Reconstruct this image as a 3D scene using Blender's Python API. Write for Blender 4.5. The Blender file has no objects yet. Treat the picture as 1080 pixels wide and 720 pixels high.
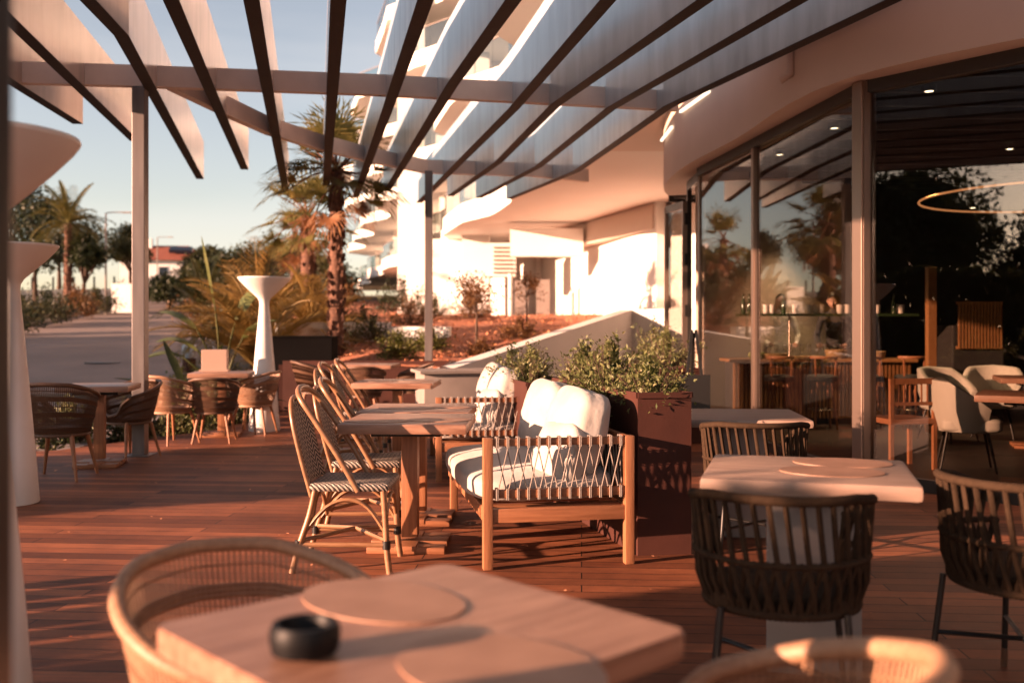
import bpy, bmesh, math, random
from mathutils import Vector, Matrix, noise
R = math.radians
rnd = random.Random(7)
scn = bpy.context.scene
COL = scn.collection
F = 1050.0          # focal length in photo pixels (35 mm on a 36 mm sensor, 1080 px wide)
EYE = 1.3; HY = 343.0

def at(px, py, z):   # world point of a photo pixel lying at height z
    Y = (z-EYE)*F/(HY-py)
    return Vector(((px-540)*Y/F, Y, z))
def atY(px, py, Y):
    return Vector(((px-540)*Y/F, Y, EYE+(HY-py)*Y/F))

# ------------------------------------------------------------------ materials
ALB = .62          # overall reflectance level of the timber, stone and fabric colours below
def mat(name, col, rough=.6, metal=0, spec=.5, coat=0, coat_r=.1, var=None, vscale=6, vstretch=(1,1,1), bump=0, bscale=40,
        bstretch=(1,1,1), sheen=0, emit=None, estr=0, coords='Object', detail=5):
    k_ = 1.0 if (emit or max(col) > .66) else ALB
    col = tuple(c*k_ for c in col); var = tuple(c*k_ for c in var) if var else None
    m = bpy.data.materials.new(name); m.use_nodes = True
    nt = m.node_tree; N = nt.nodes; L = nt.links
    b = N['Principled BSDF']
    b.inputs['Base Color'].default_value = (*col, 1)
    b.inputs['Roughness'].default_value = rough
    b.inputs['Metallic'].default_value = metal
    b.inputs['Specular IOR Level'].default_value = spec
    b.inputs['Coat Weight'].default_value = coat
    b.inputs['Coat Roughness'].default_value = coat_r
    if sheen: b.inputs['Sheen Weight'].default_value = sheen
    if emit:
        b.inputs['Emission Color'].default_value = (*emit, 1); b.inputs['Emission Strength'].default_value = estr
    tc = N.new('ShaderNodeTexCoord')
    if var:
        mp = N.new('ShaderNodeMapping'); mp.inputs['Scale'].default_value = vstretch
        L.new(tc.outputs[coords], mp.inputs['Vector'])
        n = N.new('ShaderNodeTexNoise'); n.inputs['Scale'].default_value = vscale; n.inputs['Detail'].default_value = detail
        L.new(mp.outputs[0], n.inputs['Vector'])
        r = N.new('ShaderNodeValToRGB'); r.color_ramp.elements[0].position = .3; r.color_ramp.elements[1].position = .7
        r.color_ramp.elements[0].color = (*col, 1); r.color_ramp.elements[1].color = (*var, 1)
        L.new(n.outputs['Fac'], r.inputs['Fac']); L.new(r.outputs['Color'], b.inputs['Base Color'])
    if bump:
        mp2 = N.new('ShaderNodeMapping'); mp2.inputs['Scale'].default_value = bstretch
        L.new(tc.outputs[coords], mp2.inputs['Vector'])
        n2 = N.new('ShaderNodeTexNoise'); n2.inputs['Scale'].default_value = bscale; n2.inputs['Detail'].default_value = 4
        L.new(mp2.outputs[0], n2.inputs['Vector'])
        bp = N.new('ShaderNodeBump'); bp.inputs['Strength'].default_value = bump; bp.inputs['Distance'].default_value = .01
        L.new(n2.outputs['Fac'], bp.inputs['Height']); L.new(bp.outputs['Normal'], b.inputs['Normal'])
    return m

def mth(nt, op, a, b=None):
    n = nt.nodes.new('ShaderNodeMath'); n.operation = op
    for i, v in enumerate((a, b)):
        if v is None: continue
        if isinstance(v, (int, float)): n.inputs[i].default_value = v
        else: nt.links.new(v, n.inputs[i])
    return n.outputs[0]

def foliage(name, c1, c2, c3, trans=.35, scale=1.5):
    c1, c2, c3 = [tuple(v*.72 for v in c) for c in (c1, c2, c3)]
    m = bpy.data.materials.new(name); m.use_nodes = True
    nt = m.node_tree; N = nt.nodes; L = nt.links
    b = N['Principled BSDF']; out = N['Material Output']
    tc = N.new('ShaderNodeTexCoord')
    n = N.new('ShaderNodeTexNoise'); n.inputs['Scale'].default_value = scale; n.inputs['Detail'].default_value = 6
    n.inputs['Roughness'].default_value = .75
    L.new(tc.outputs['Object'], n.inputs['Vector'])
    r = N.new('ShaderNodeValToRGB'); e = r.color_ramp.elements
    e[0].position = .32; e[0].color = (*c1, 1); e[1].position = .68; e[1].color = (*c3, 1)
    k = e.new(.5); k.color = (*c2, 1)
    L.new(n.outputs['Fac'], r.inputs['Fac']); L.new(r.outputs['Color'], b.inputs['Base Color'])
    b.inputs['Roughness'].default_value = .55
    t = N.new('ShaderNodeBsdfTranslucent'); L.new(r.outputs['Color'], t.inputs['Color'])
    mx = N.new('ShaderNodeMixShader'); mx.inputs[0].default_value = trans
    L.new(b.outputs[0], mx.inputs[1]); L.new(t.outputs[0], mx.inputs[2]); L.new(mx.outputs[0], out.inputs['Surface'])
    return m

def glass_mat(name, tint=(.93,.95,.95), ior=1.5, rough=0.0, boost=1.0, blend=0.0):
    m = bpy.data.materials.new(name); m.use_nodes = True
    nt = m.node_tree; N = nt.nodes; L = nt.links
    N.remove(N['Principled BSDF']); out = N['Material Output']
    tr = N.new('ShaderNodeBsdfTransparent'); tr.inputs['Color'].default_value = (*tint, 1)
    gl = N.new('ShaderNodeBsdfGlossy'); gl.inputs['Roughness'].default_value = rough
    ge = N.new('ShaderNodeNewGeometry'); dp = N.new('ShaderNodeVectorMath'); dp.operation = 'DOT_PRODUCT'
    L.new(ge.outputs['Normal'], dp.inputs[0]); L.new(ge.outputs['Incoming'], dp.inputs[1])
    inv = mth(nt, 'SUBTRACT', 1.0, mth(nt, 'ABSOLUTE', dp.outputs['Value']))
    sch = mth(nt, 'ADD', mth(nt, 'MULTIPLY', mth(nt, 'POWER', inv, 5.0), .95), .045)
    f = mth(nt, 'MINIMUM', mth(nt, 'ADD', mth(nt, 'MULTIPLY', sch, boost), blend), 1.0)
    mx = N.new('ShaderNodeMixShader'); L.new(f, mx.inputs[0])
    L.new(tr.outputs[0], mx.inputs[1]); L.new(gl.outputs[0], mx.inputs[2]); L.new(mx.outputs[0], out.inputs['Surface'])
    return m

M = {}
M['white_paint'] = mat('white paint', (.80,.78,.75), .7, var=(.74,.72,.69), vscale=.8)
M['white_plastic'] = mat('white rotomoulded plastic', (.78,.77,.75), .5, var=(.69,.665,.635), vscale=2.5, detail=8, bump=.05, bscale=60)
M['teak'] = mat('teak wood', (.52,.215,.098), .5, var=(.36,.135,.058), vscale=5, vstretch=(1,14,14), bump=.15, bscale=30, bstretch=(1,10,10))
M['teak_y'] = mat('teak wood upright', (.54,.23,.105), .5, var=(.38,.15,.065), vscale=5, vstretch=(14,14,1), bump=.15, bscale=30, bstretch=(10,10,1))
M['tabletop'] = mat('oiled table wood', (.58,.32,.215), .42, var=(.33,.155,.095), vscale=5, vstretch=(1,7,7), bump=.12, bscale=24, bstretch=(1,12,12), coat=.15, coat_r=.3)
M['placemat'] = mat('tan leatherette', (.55,.31,.21), .5, var=(.42,.225,.145), vscale=9, bump=.1, bscale=200)
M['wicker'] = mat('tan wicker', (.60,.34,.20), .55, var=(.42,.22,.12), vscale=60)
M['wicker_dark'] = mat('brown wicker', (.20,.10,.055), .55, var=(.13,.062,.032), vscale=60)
M['rattan'] = mat('bamboo cane', (.50,.265,.135), .4, var=(.34,.16,.075), vscale=12, vstretch=(1,1,3), coat=.3, coat_r=.2)
M['rope'] = mat('grey beige rope', (.42,.35,.30), .8, bump=.4, bscale=260)
M['rope_olive'] = mat('olive brown rope', (.078,.047,.028), .85, spec=.1, var=(.055,.033,.02), vscale=50, bump=.5, bscale=240)
_a, ALB = ALB, .95
M['canvas'] = mat('off white canvas', (.47,.43,.395), .9, var=(.42,.38,.345), vscale=8, bump=.3, bscale=30, sheen=.2)
ALB = _a
M['black_metal'] = mat('black powder coat', (.02,.018,.017), .4)
M['brass'] = mat('brushed steel tip', (.65,.52,.42), .3, metal=1)
M['corten'] = mat('rust brown steel', (.105,.037,.026), .65, spec=.2, var=(.07,.026,.019), vscale=3, bump=.08, bscale=80)
M['dark_steel'] = mat('weathered grey steel', (.27,.235,.225), .4, metal=.3, var=(.19,.165,.16), vscale=3, vstretch=(4,4,.6))
M['beam'] = mat('beige painted beam', (.74,.62,.54), .5, var=(.62,.50,.43), vscale=3, bump=.1, bscale=30)
M['fascia'] = mat('beige fascia render', (.67,.515,.43), .75, var=(.60,.46,.385), vscale=1.2)
M['soffit'] = mat('cream soffit render', (.74,.62,.53), .8, var=(.70,.58,.50), vscale=.7)
M['hotel'] = mat('hotel white render', (.82,.78,.73), .8, var=(.78,.74,.69), vscale=.5)
M['frame_metal'] = mat('bronze anodised frame', (.50,.36,.29), .38, metal=.85)
M['frame_dark'] = mat('dark window frame', (.045,.038,.034), .4)
M['glass'] = glass_mat('window glass', (.78,.75,.72), 1.5, 0.0, 1.45, .0)
M['balustrade_glass'] = glass_mat('balustrade glass', (.80,.86,.86), 1.5, 0.02, 1.2, .04)
M['inner_dark'] = mat('dark charcoal paint', (.03,.026,.024), .7)
M['inner_floor'] = mat('dark interior floor', (.06,.035,.025), .45)
M['oak_slats'] = mat('warm oak slats', (.42,.20,.075), .5, var=(.30,.13,.045), vscale=5, vstretch=(20,20,1))
M['cream_leather'] = mat('cream upholstery', (.66,.62,.55), .6, bump=.06, bscale=90)
M['bark'] = mat('brown bark', (.14,.085,.055), .9, var=(.09,.05,.035), vscale=12, vstretch=(1,1,.3), bump=.6, bscale=18)
M['palm_bark'] = mat('red brown palm bark', (.26,.125,.075), .9, var=(.13,.06,.04), vscale=18, bump=.6, bscale=22)
M['soil'] = mat('red bark mulch', (.66,.25,.12), .95, var=(.40,.14,.07), vscale=5, bump=1.0, bscale=11, detail=9)
M['chip'] = mat('bark chip', (.80,.36,.18), .9, var=(.42,.17,.085), vscale=3)
M['asphalt'] = mat('worn asphalt', (.21,.155,.135), .85, var=(.30,.225,.195), vscale=.35, bump=.2, bscale=60, detail=9)
M['kerb'] = mat('pale concrete', (.42,.35,.31), .8, var=(.34,.28,.25), vscale=3)
M['ground'] = mat('dry earth', (.13,.085,.05), .95, var=(.08,.075,.035), vscale=.3, detail=9, bump=.5, bscale=6)
M['black_box'] = mat('matt black panel', (.008,.007,.007), .9, spec=.05)
M['leaf_mix'] = foliage('glossy hedge leaves', (.08,.11,.03), (.20,.22,.07), (.42,.36,.17), .3, 9)
M['leaf_dark'] = foliage('dark tree leaves', (.022,.034,.012), (.045,.062,.02), (.10,.095,.03), .3, .6)
M['leaf_olive'] = foliage('olive tree leaves', (.04,.05,.015), (.09,.095,.03), (.17,.14,.05), .35, .8)
M['leaf_orange'] = foliage('rusty dry leaves', (.14,.06,.022), (.25,.12,.04), (.36,.20,.07), .35, 3)
M['leaf_ground'] = foliage('lime ground leaves', (.10,.12,.022), (.17,.18,.035), (.28,.26,.06), .35, 4)
M['palm_green'] = foliage('palm green', (.10,.11,.03), (.22,.20,.055), (.42,.30,.09), .35, 2)
M['palm_gold'] = foliage('golden palm fronds', (.26,.18,.05), (.50,.33,.10), (.75,.48,.17), .4, 2)
M['palm_dead'] = foliage('dead palm fronds', (.26,.11,.05), (.38,.17,.075), (.48,.25,.11), .35, 3)
M['paddle'] = foliage('paddle leaf green', (.11,.15,.05), (.24,.28,.09), (.45,.43,.17), .35, 1.5)
M['roof_tile'] = mat('red roof tile', (.42,.12,.06), .8, var=(.30,.08,.045), vscale=4)
M['skin'] = mat('skin', (.50,.28,.19), .55)
M['hair'] = mat('dark hair', (.02,.013,.01), .5)
M['shirt_white'] = mat('white shirt cloth', (.75,.72,.68), .85, bump=.2, bscale=15)
M['shirt_black'] = mat('black uniform cloth', (.02,.018,.018), .85)
M['bulb'] = mat('warm downlight', (1,.9,.75), .5, emit=(1,.78,.5), estr=2.4)
M['ring'] = mat('amber light strip', (1,.6,.3), .5, emit=(1,.40,.15), estr=.2)
M['strip'] = mat('warm strip light', (1,.85,.7), .5, emit=(1,.82,.62), estr=.45)
M['bottle'] = mat('white ceramic', (.72,.66,.60), .3)
M['bottle_green'] = mat('green bottle', (.04,.07,.03), .15, coat=.5)
M['straw'] = mat('straw basket', (.52,.34,.17), .7, var=(.40,.24,.10), vscale=50)
M['apple'] = mat('pale green fruit', (.40,.42,.12), .4)
M['lamp_blue'] = mat('pale blue shade', (.52,.60,.66), .5)
M['ash'] = mat('black ceramic', (.008,.008,.009), .5, spec=.2)
M['solar'] = mat('solar panel', (.02,.03,.05), .2)

# pergola fin: timber-grained panels with a gloss that mirrors sky and beams
def fin_mat():
    m = mat('varnished fin timber', (.64,.50,.42), .5, var=(.42,.32,.265), vscale=5, vstretch=(1,1,.22), bump=.03, bscale=7)
    b = m.node_tree.nodes['Principled BSDF']
    b.inputs['Coat Weight'].default_value = 1; b.inputs['Coat Roughness'].default_value = .22; b.inputs['Coat IOR'].default_value = 1.65; b.inputs['Specular IOR Level'].default_value = .3
    return m
M['fin'] = fin_mat()
M['fin_sky_tint'] = fin_mat(); M['fin_sky_tint'].name = 'fin timber with sky tint painted in'  # right-hand fins: the blue of reflected sky is painted into their colour
for n_ in M['fin_sky_tint'].node_tree.nodes:
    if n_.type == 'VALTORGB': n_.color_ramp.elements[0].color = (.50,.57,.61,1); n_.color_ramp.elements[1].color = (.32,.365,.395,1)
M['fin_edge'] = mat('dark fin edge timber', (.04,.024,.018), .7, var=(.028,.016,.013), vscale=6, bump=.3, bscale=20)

def deck_mat():
    m = bpy.data.materials.new('hardwood deck boards'); m.use_nodes = True
    nt = m.node_tree; N = nt.nodes; L = nt.links; b = N['Principled BSDF']
    tc = N.new('ShaderNodeTexCoord'); mp = N.new('ShaderNodeMapping'); mp.inputs['Rotation'].default_value = (0,0,R(4))
    L.new(tc.outputs['Object'], mp.inputs['Vector'])
    br = N.new('ShaderNodeTexBrick'); br.inputs['Scale'].default_value = 1
    br.inputs['Brick Width'].default_value = 2.4; br.inputs['Row Height'].default_value = .125
    br.inputs['Mortar Size'].default_value = .0035; br.inputs['Mortar Smooth'].default_value = .1; br.offset = .37
    br.inputs['Color1'].default_value = (.33,.118,.056,1); br.inputs['Color2'].default_value = (.125,.043,.022,1)
    br.inputs['Mortar'].default_value = (.02,.01,.008,1); br.inputs['Bias'].default_value = 0
    L.new(mp.outputs[0], br.inputs['Vector'])
    b.inputs['Specular IOR Level'].default_value = .22
    mp2 = N.new('ShaderNodeMapping'); mp2.inputs['Scale'].default_value = (1,18,1); L.new(mp.outputs[0], mp2.inputs['Vector'])
    n = N.new('ShaderNodeTexNoise'); n.inputs['Scale'].default_value = 3.2; n.inputs['Detail'].default_value = 8; n.inputs['Roughness'].default_value = .65
    L.new(mp2.outputs[0], n.inputs['Vector'])
    mx = N.new('ShaderNodeMix'); mx.data_type = 'RGBA'; mx.blend_type = 'MULTIPLY'; mx.inputs[0].default_value = .75
    r = N.new('ShaderNodeValToRGB'); r.color_ramp.elements[0].position = .3; r.color_ramp.elements[0].color = (.45,.42,.4,1)
    r.color_ramp.elements[1].position = .7; r.color_ramp.elements[1].color = (1.15,1.1,1.05,1)
    L.new(n.outputs['Fac'], r.inputs['Fac'])
    L.new(br.outputs['Color'], mx.inputs[6]); L.new(r.outputs['Color'], mx.inputs[7])
    nb = N.new('ShaderNodeTexNoise'); nb.inputs['Scale'].default_value = 1.1; nb.inputs['Detail'].default_value = 8; nb.inputs['Roughness'].default_value = .7
    L.new(mp.outputs[0], nb.inputs['Vector'])
    rb_ = N.new('ShaderNodeValToRGB'); rb_.color_ramp.elements[0].position = .35; rb_.color_ramp.elements[0].color = (.62,.62,.64,1); rb_.color_ramp.elements[1].position = .68; rb_.color_ramp.elements[1].color = (1.3,1.28,1.22,1)
    L.new(nb.outputs['Fac'], rb_.inputs['Fac'])
    m3 = N.new('ShaderNodeMix'); m3.data_type = 'RGBA'; m3.blend_type = 'MULTIPLY'; m3.inputs[0].default_value = 1
    L.new(mx.outputs[2], m3.inputs[6]); L.new(rb_.outputs['Color'], m3.inputs[7]); L.new(m3.outputs[2], b.inputs['Base Color'])
    ro = N.new('ShaderNodeMapRange'); ro.inputs['To Min'].default_value = .5; ro.inputs['To Max'].default_value = .75
    L.new(n.outputs['Fac'], ro.inputs['Value']); L.new(ro.outputs[0], b.inputs['Roughness'])
    h = mth(nt, 'ADD', mth(nt, 'MULTIPLY', br.outputs['Fac'], -1.0), mth(nt, 'MULTIPLY', n.outputs['Fac'], .12))
    bp = N.new('ShaderNodeBump'); bp.inputs['Strength'].default_value = .6; bp.inputs['Distance'].default_value = .006
    L.new(h, bp.inputs['Height']); L.new(bp.outputs['Normal'], b.inputs['Normal'])
    return m
M['deck'] = deck_mat()

def weave_mat():   # black and ivory herringbone weave on the bistro chairs
    m = bpy.data.materials.new('black and ivory weave'); m.use_nodes = True
    nt = m.node_tree; N = nt.nodes; L = nt.links; b = N['Principled BSDF']
    tc = N.new('ShaderNodeTexCoord'); s = N.new('ShaderNodeSeparateXYZ'); L.new(tc.outputs['UV'], s.inputs[0])
    u = s.outputs[0]; v = s.outputs[1]
    zig = mth(nt, 'MULTIPLY', mth(nt, 'PINGPONG', u, .035), 1.0)
    a = mth(nt, 'FRACT', mth(nt, 'DIVIDE', mth(nt, 'ADD', v, zig), .026))
    st = mth(nt, 'GREATER_THAN', a, .58)
    mx = N.new('ShaderNodeMix'); mx.data_type = 'RGBA'; L.new(st, mx.inputs[0])
    mx.inputs[6].default_value = (.022,.018,.017,1); mx.inputs[7].default_value = (.42,.35,.29,1)
    L.new(mx.outputs[2], b.inputs['Base Color']); b.inputs['Roughness'].default_value = .6
    w = mth(nt, 'SINE', mth(nt, 'MULTIPLY', u, 420.0)); w2 = mth(nt, 'SINE', mth(nt, 'MULTIPLY', v, 420.0))
    bp = N.new('ShaderNodeBump'); bp.inputs['Strength'].default_value = .6; bp.inputs['Distance'].default_value = .003
    L.new(mth(nt, 'MULTIPLY', w, w2), bp.inputs['Height']); L.new(bp.outputs['Normal'], b.inputs['Normal'])
    return m
M['weave'] = weave_mat()

# ------------------------------------------------------------------ mesh builder
class MB:
    def __init__(s): s.v = []; s.f = []; s.uv = None
    def add(s, vs, fs, mx=None):
        o = len(s.v)
        s.v += [tuple(mx @ Vector(p)) if mx else tuple(p) for p in vs]
        s.f += [tuple(i+o for i in f) for f in fs]
        return s
    def box(s, c, d, rot=None, bev=0.0):
        x, y, z = d[0]/2, d[1]/2, d[2]/2
        mx = Matrix.Translation(c)
        if rot is not None: mx = mx @ (rot if isinstance(rot, Matrix) else Matrix.Rotation(rot, 4, 'Z'))
        if bev <= 0:
            vs = [(a*x, b*y, c_*z) for a in (-1,1) for b in (-1,1) for c_ in (-1,1)]
            fs = [(0,1,3,2),(4,6,7,5),(0,4,5,1),(2,3,7,6),(0,2,6,4),(1,5,7,3)]
            return s.add(vs, fs, mx)
        bm = bmesh.new(); bmesh.ops.create_cube(bm, size=1)
        bmesh.ops.scale(bm, vec=d, verts=bm.verts)
        bmesh.ops.bevel(bm, geom=bm.edges[:], offset=min(bev, min(d)*.45), segments=2, profile=.6, affect='EDGES')
        bm.verts.ensure_lookup_table()
        s.add([v.co[:] for v in bm.verts], [tuple(v.index for v in f.verts) for f in bm.faces], mx)
        bm.free(); return s
    def bar(s, p, q, w, h, bev=0):       # rectangular bar between two points, h = vertical-ish size
        p, q = Vector(p), Vector(q); d = q-p
        x = d.normalized(); up = Vector((0,0,1)) if abs(x.z) < .95 else Vector((0,1,0))
        y = up.cross(x).normalized(); z = x.cross(y)
        m = Matrix((x, y, z)).transposed().to_4x4(); 
        return s.box((p+q)/2, (d.length, w, h), m, bev)
    def tube(s, pts, r, n=6, closed=False, caps=True):
        pts = [Vector(p) for p in pts]; k = len(pts)
        rs = r if isinstance(r, (list, tuple)) else [r]*k
        o = len(s.v); prev = None
        for i, p in enumerate(pts):
            if closed: t = pts[(i+1) % k]-pts[i-1]
            else: t = pts[min(i+1, k-1)]-pts[max(i-1, 0)]
            if t.length < 1e-9: t = Vector((0,0,1))
            t.normalize()
            if prev is None:
                a = Vector((0,0,1)) if abs(t.z) < .9 else Vector((1,0,0)); u = t.cross(a).normalized()
            else:
                u = prev - t*prev.dot(t)
                u = u.normalized() if u.length > 1e-6 else t.orthogonal().normalized()
            prev = u; w = t.cross(u)
            for j in range(n):
                a = 2*math.pi*j/n; s.v.append(tuple(p + (u*math.cos(a)+w*math.sin(a))*rs[i]))
        for i in range(k if closed else k-1):
            for j in range(n):
                a = o+i*n+j; b = o+i*n+(j+1) % n; i2 = (i+1) % k
                s.f.append((a, b, o+i2*n+(j+1) % n, o+i2*n+j))
        if caps and not closed:
            s.f.append(tuple(o+j for j in reversed(range(n)))); s.f.append(tuple(o+(k-1)*n+j for j in range(n)))
        return s
    def lathe(s, prof, n=24, c=(0,0,0), capb=True, capt=True):
        o = len(s.v); c = Vector(c)
        for r, z in prof:
            for j in range(n):
                a = 2*math.pi*j/n; s.v.append((c.x+r*math.cos(a), c.y+r*math.sin(a), c.z+z))
        for i in range(len(prof)-1):
            for j in range(n):
                s.f.append((o+i*n+j, o+i*n+(j+1) % n, o+(i+1)*n+(j+1) % n, o+(i+1)*n+j))
        if capb: s.f.append(tuple(o+j for j in reversed(range(n))))
        if capt: s.f.append(tuple(o+(len(prof)-1)*n+j for j in range(n)))
        return s
    def prism(s, poly, z0, z1):
        n = len(poly); o = len(s.v)
        ar = sum(poly[i][0]*poly[(i+1) % n][1]-poly[(i+1) % n][0]*poly[i][1] for i in range(n))
        if ar < 0: poly = poly[::-1]
        f0 = z0 if callable(z0) else (lambda x, y: z0); f1 = z1 if callable(z1) else (lambda x, y: z1)
        s.v += [(x, y, f0(x, y)) for x, y in poly] + [(x, y, f1(x, y)) for x, y in poly]
        s.f.append(tuple(o+i for i in reversed(range(n)))); s.f.append(tuple(o+n+i for i in range(n)))
        for i in range(n):
            j = (i+1) % n; s.f.append((o+i, o+j, o+n+j, o+n+i))
        return s
    def leaf(s, p, d, up, L_, W_):        # folded kite leaf
        d = d.normalized(); sd = d.cross(up)
        if sd.length < 1e-4: sd = d.orthogonal()
        sd.normalize(); nrm = sd.cross(d); o = len(s.v)
        m = p + d*L_*.45 - nrm*W_*.12
        s.v += [tuple(p), tuple(m+sd*W_*.5+nrm*W_*.18), tuple(p+d*L_), tuple(m-sd*W_*.5+nrm*W_*.18), tuple(m)]
        s.f += [(o, o+4, o+2, o+1), (o, o+3, o+2, o+4)]
    def build(s, name, m, parent=None, smooth=None, uv=None):
        me = bpy.data.meshes.new(name); me.from_pydata(s.v, [], s.f)
        me.materials.append(m)
        if smooth is not None:
            me.shade_smooth()
            if smooth < 179:
                me.set_sharp_from_angle(angle=R(smooth))
        if uv:
            l = me.uv_layers.new(name='UV')
            for lp in me.loops: l.data[lp.index].uv = uv(me.vertices[lp.vertex_index].co)
        me.update()
        o = bpy.data.objects.new(name, me); COL.objects.link(o)
        if parent: o.parent = parent
        return o

def tag(o, label=None, cat=None, group=None, kind=None):
    if label: o['label'] = label
    if cat: o['category'] = cat
    if group: o['group'] = group
    if kind: o['kind'] = kind
    return o
def thing(name, label, cat, loc=(0,0,0), rz=0, group=None, scale=1):
    o = bpy.data.objects.new(name, None); COL.objects.link(o); o.empty_display_size = .2
    o.location = loc; o.rotation_euler = (0, 0, rz); o.scale = (scale,)*3
    return tag(o, label, cat, group)
def copy_tree(o, parent=None):
    c = o.copy(); COL.objects.link(c)
    if parent: c.parent = parent; c.matrix_parent_inverse = o.matrix_parent_inverse.copy()
    for ch in list(o.children): copy_tree(ch, c)
    return c
def dup(o, loc, rz, label, scale=None):
    c = copy_tree(o); c.location = loc; c.rotation_euler = (0, 0, rz); c['label'] = label
    if scale: c.scale = (scale,)*3
    return c
def struct(name, mb, m, smooth=None):
    return tag(mb.build(name, m, None, smooth), kind='structure')
def smoothpts(pts, n=6, closed=False):     # Catmull-Rom
    P = [Vector(p) for p in pts]; k = len(P); out = []
    for i in range(k if closed else k-1):
        if closed: a, b, c, d = P[i-1], P[i], P[(i+1) % k], P[(i+2) % k]
        else: a, b, c, d = P[max(i-1, 0)], P[i], P[i+1], P[min(i+2, k-1)]
        for j in range(n):
            t = j/n
            out.append(.5*((2*b)+(c-a)*t+(2*a-5*b+4*c-d)*t*t+(3*b-a-3*c+d)*t**3))
    if not closed: out.append(P[-1])
    return out
def interp(tab, x):
    if x <= tab[0][0]: return tab[0][1]
    for (a, b), (c, d) in zip(tab, tab[1:]):
        if x <= c: return b+(d-b)*(x-a)/(c-a)
    return tab[-1][1]

# ------------------------------------------------------------------ terrain
def H(x, y):
    h = -.12
    if y > 20: h += .065*(min(y, 78)-20)
    return h
def ground():
    mb = MB(); xs = [-700,-300,-150,-90]+[-60+3*i for i in range(41)]+[90,150,300,700]; ys = [-700,-300,-120,-60]+[-30+3*i for i in range(46)]+[130,200,400,800]
    o = 0
    for y in ys:
        for x in xs: mb.v.append((x, y, H(x, y)-.02))
    n = len(xs)
    for j in range(len(ys)-1):
        for i in range(n-1): mb.f.append((j*n+i, j*n+i+1, (j+1)*n+i+1, (j+1)*n+i))
    struct('ground', mb, M['ground'], 180)
ground()
RB = [(-4.7,8),(-4.9,13),(-6.6,22),(-9.7,32),(-16,52),(-22,76),(-30,100)]
LB = [(-40,8),(-32,14),(-25,25),(-19.8,41),(-22.5,56),(-28.5,76),(-36,100)]
def road():
    mb = MB(); rows = []
    for k in range(40):
        y = 8+92*k/39
        xr = interp([(b, a) for a, b in RB], y); xl = interp([(b, a) for a, b in LB], y)
        rows.append([(xl+(xr-xl)*i/8, y, H(0, y)+.004) for i in range(9)])
    for r_ in rows: mb.v += r_
    for j in range(39):
        for i in range(8): mb.f.append((j*9+i, j*9+i+1, (j+1)*9+i+1, (j+1)*9+i))
    struct('road', mb, M['asphalt'], 180)
    for nm, B, sgn in (('kerb_right', RB, 1), ('kerb_left', LB, -1)):
        kb = MB()
        pts = [(a, b) for a, b in B]
        seg = []
        for (a, b), (c, d) in zip(pts, pts[1:]):
            for t in range(6): seg.append((a+(c-a)*t/6, b+(d-b)*t/6))
        seg.append(pts[-1])
        for i, ((a, b), (c, d)) in enumerate(zip(seg, seg[1:])):
            kb.bar((a+sgn*.08, b, H(0, b)+.03), (c+sgn*.08, d, H(0, d)+.03), .15, .16)
        struct(nm, kb, M['kerb'])
    mh = MB(); p = (-10.9, 26.5); mh.lathe([(.45, 0), (.45, .012)], 24, (p[0], p[1], H(0, p[1])+.002))
    tag(mh.build('manhole_cover', M['black_metal']), 'dark round manhole cover set in the asphalt road', 'manhole cover')
road()
# deck
DK = [(-30,-14),(-30,3.0),(-9,8.4),(-4.75,10.35),(-3.7,12.4),(-3.45,15.0),(-.8,15.0),(-.8,12.75),(2.55,19.2),(5.2,17.2),(5.2,15.5),(2.5,15.2),(2.4,12.7),(2.62,10.7),(2.9,8.2),(4.3,6.45),(5.0,5.2),(6.6,2),(7.6,-3),(7.6,-14)]
struct('deck', MB().prism(DK, -.14, 0), M['deck'])

# garden soil bed behind the ramp wall
RW0 = Vector((-.95,12.8,.72)); RW1 = Vector((2.2,19.0,1.6))
def soil_h(x, y):
    return .50+(min(y, 27)-12.5)*.072
def garden():
    mb = MB(); nx, ny = 90, 110; idx = {}
    for j in range(ny):
        y = 13.0+ (62-13.0)*(j/(ny-1))**1.5
        xl = interp([(13,-.94),(15.15,-.93),(15.35,-3.5),(22,-5.0),(32,-8.5),(52,-14.5),(62,-18)], y)
        xr = interp([(13,-.85),(19,2.15),(24,6),(62,6)], y)
        for i in range(nx):
            x = xl+(xr-xl)*i/(nx-1)
            e = min(1, i/6) if y > 15.6 else 1
            hh = max(soil_h(x, y), H(x, y)+.2)
            h = H(x, y)+(hh-H(x, y))*e**.5 + .13*noise.noise(Vector((x*1.1, y*1.1, 0)))*e + .06*noise.noise(Vector((x*4, y*4, 3)))*e
            mb.v.append((x, y, h))
    for j in range(ny-1):
        for i in range(nx-1): mb.f.append((j*nx+i, j*nx+i+1, (j+1)*nx+i+1, (j+1)*nx+i))
    struct('garden_soil', mb, M['soil'], 180)
    ed = MB(); ed.bar((-3.5,15.22,.33),(-.86,15.22,.33), .06, .86); ed.bar((-.9,15.19,.33),(-.9,12.75,.33), .06, .86); ed.bar((-3.53,15.19,.3),(-3.9,17.5,.3), .06, .8)
    tag(ed.build('garden_edging', M['corten']), 'rust brown steel edging holding back the red mulch', 'edging')
garden()
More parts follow.
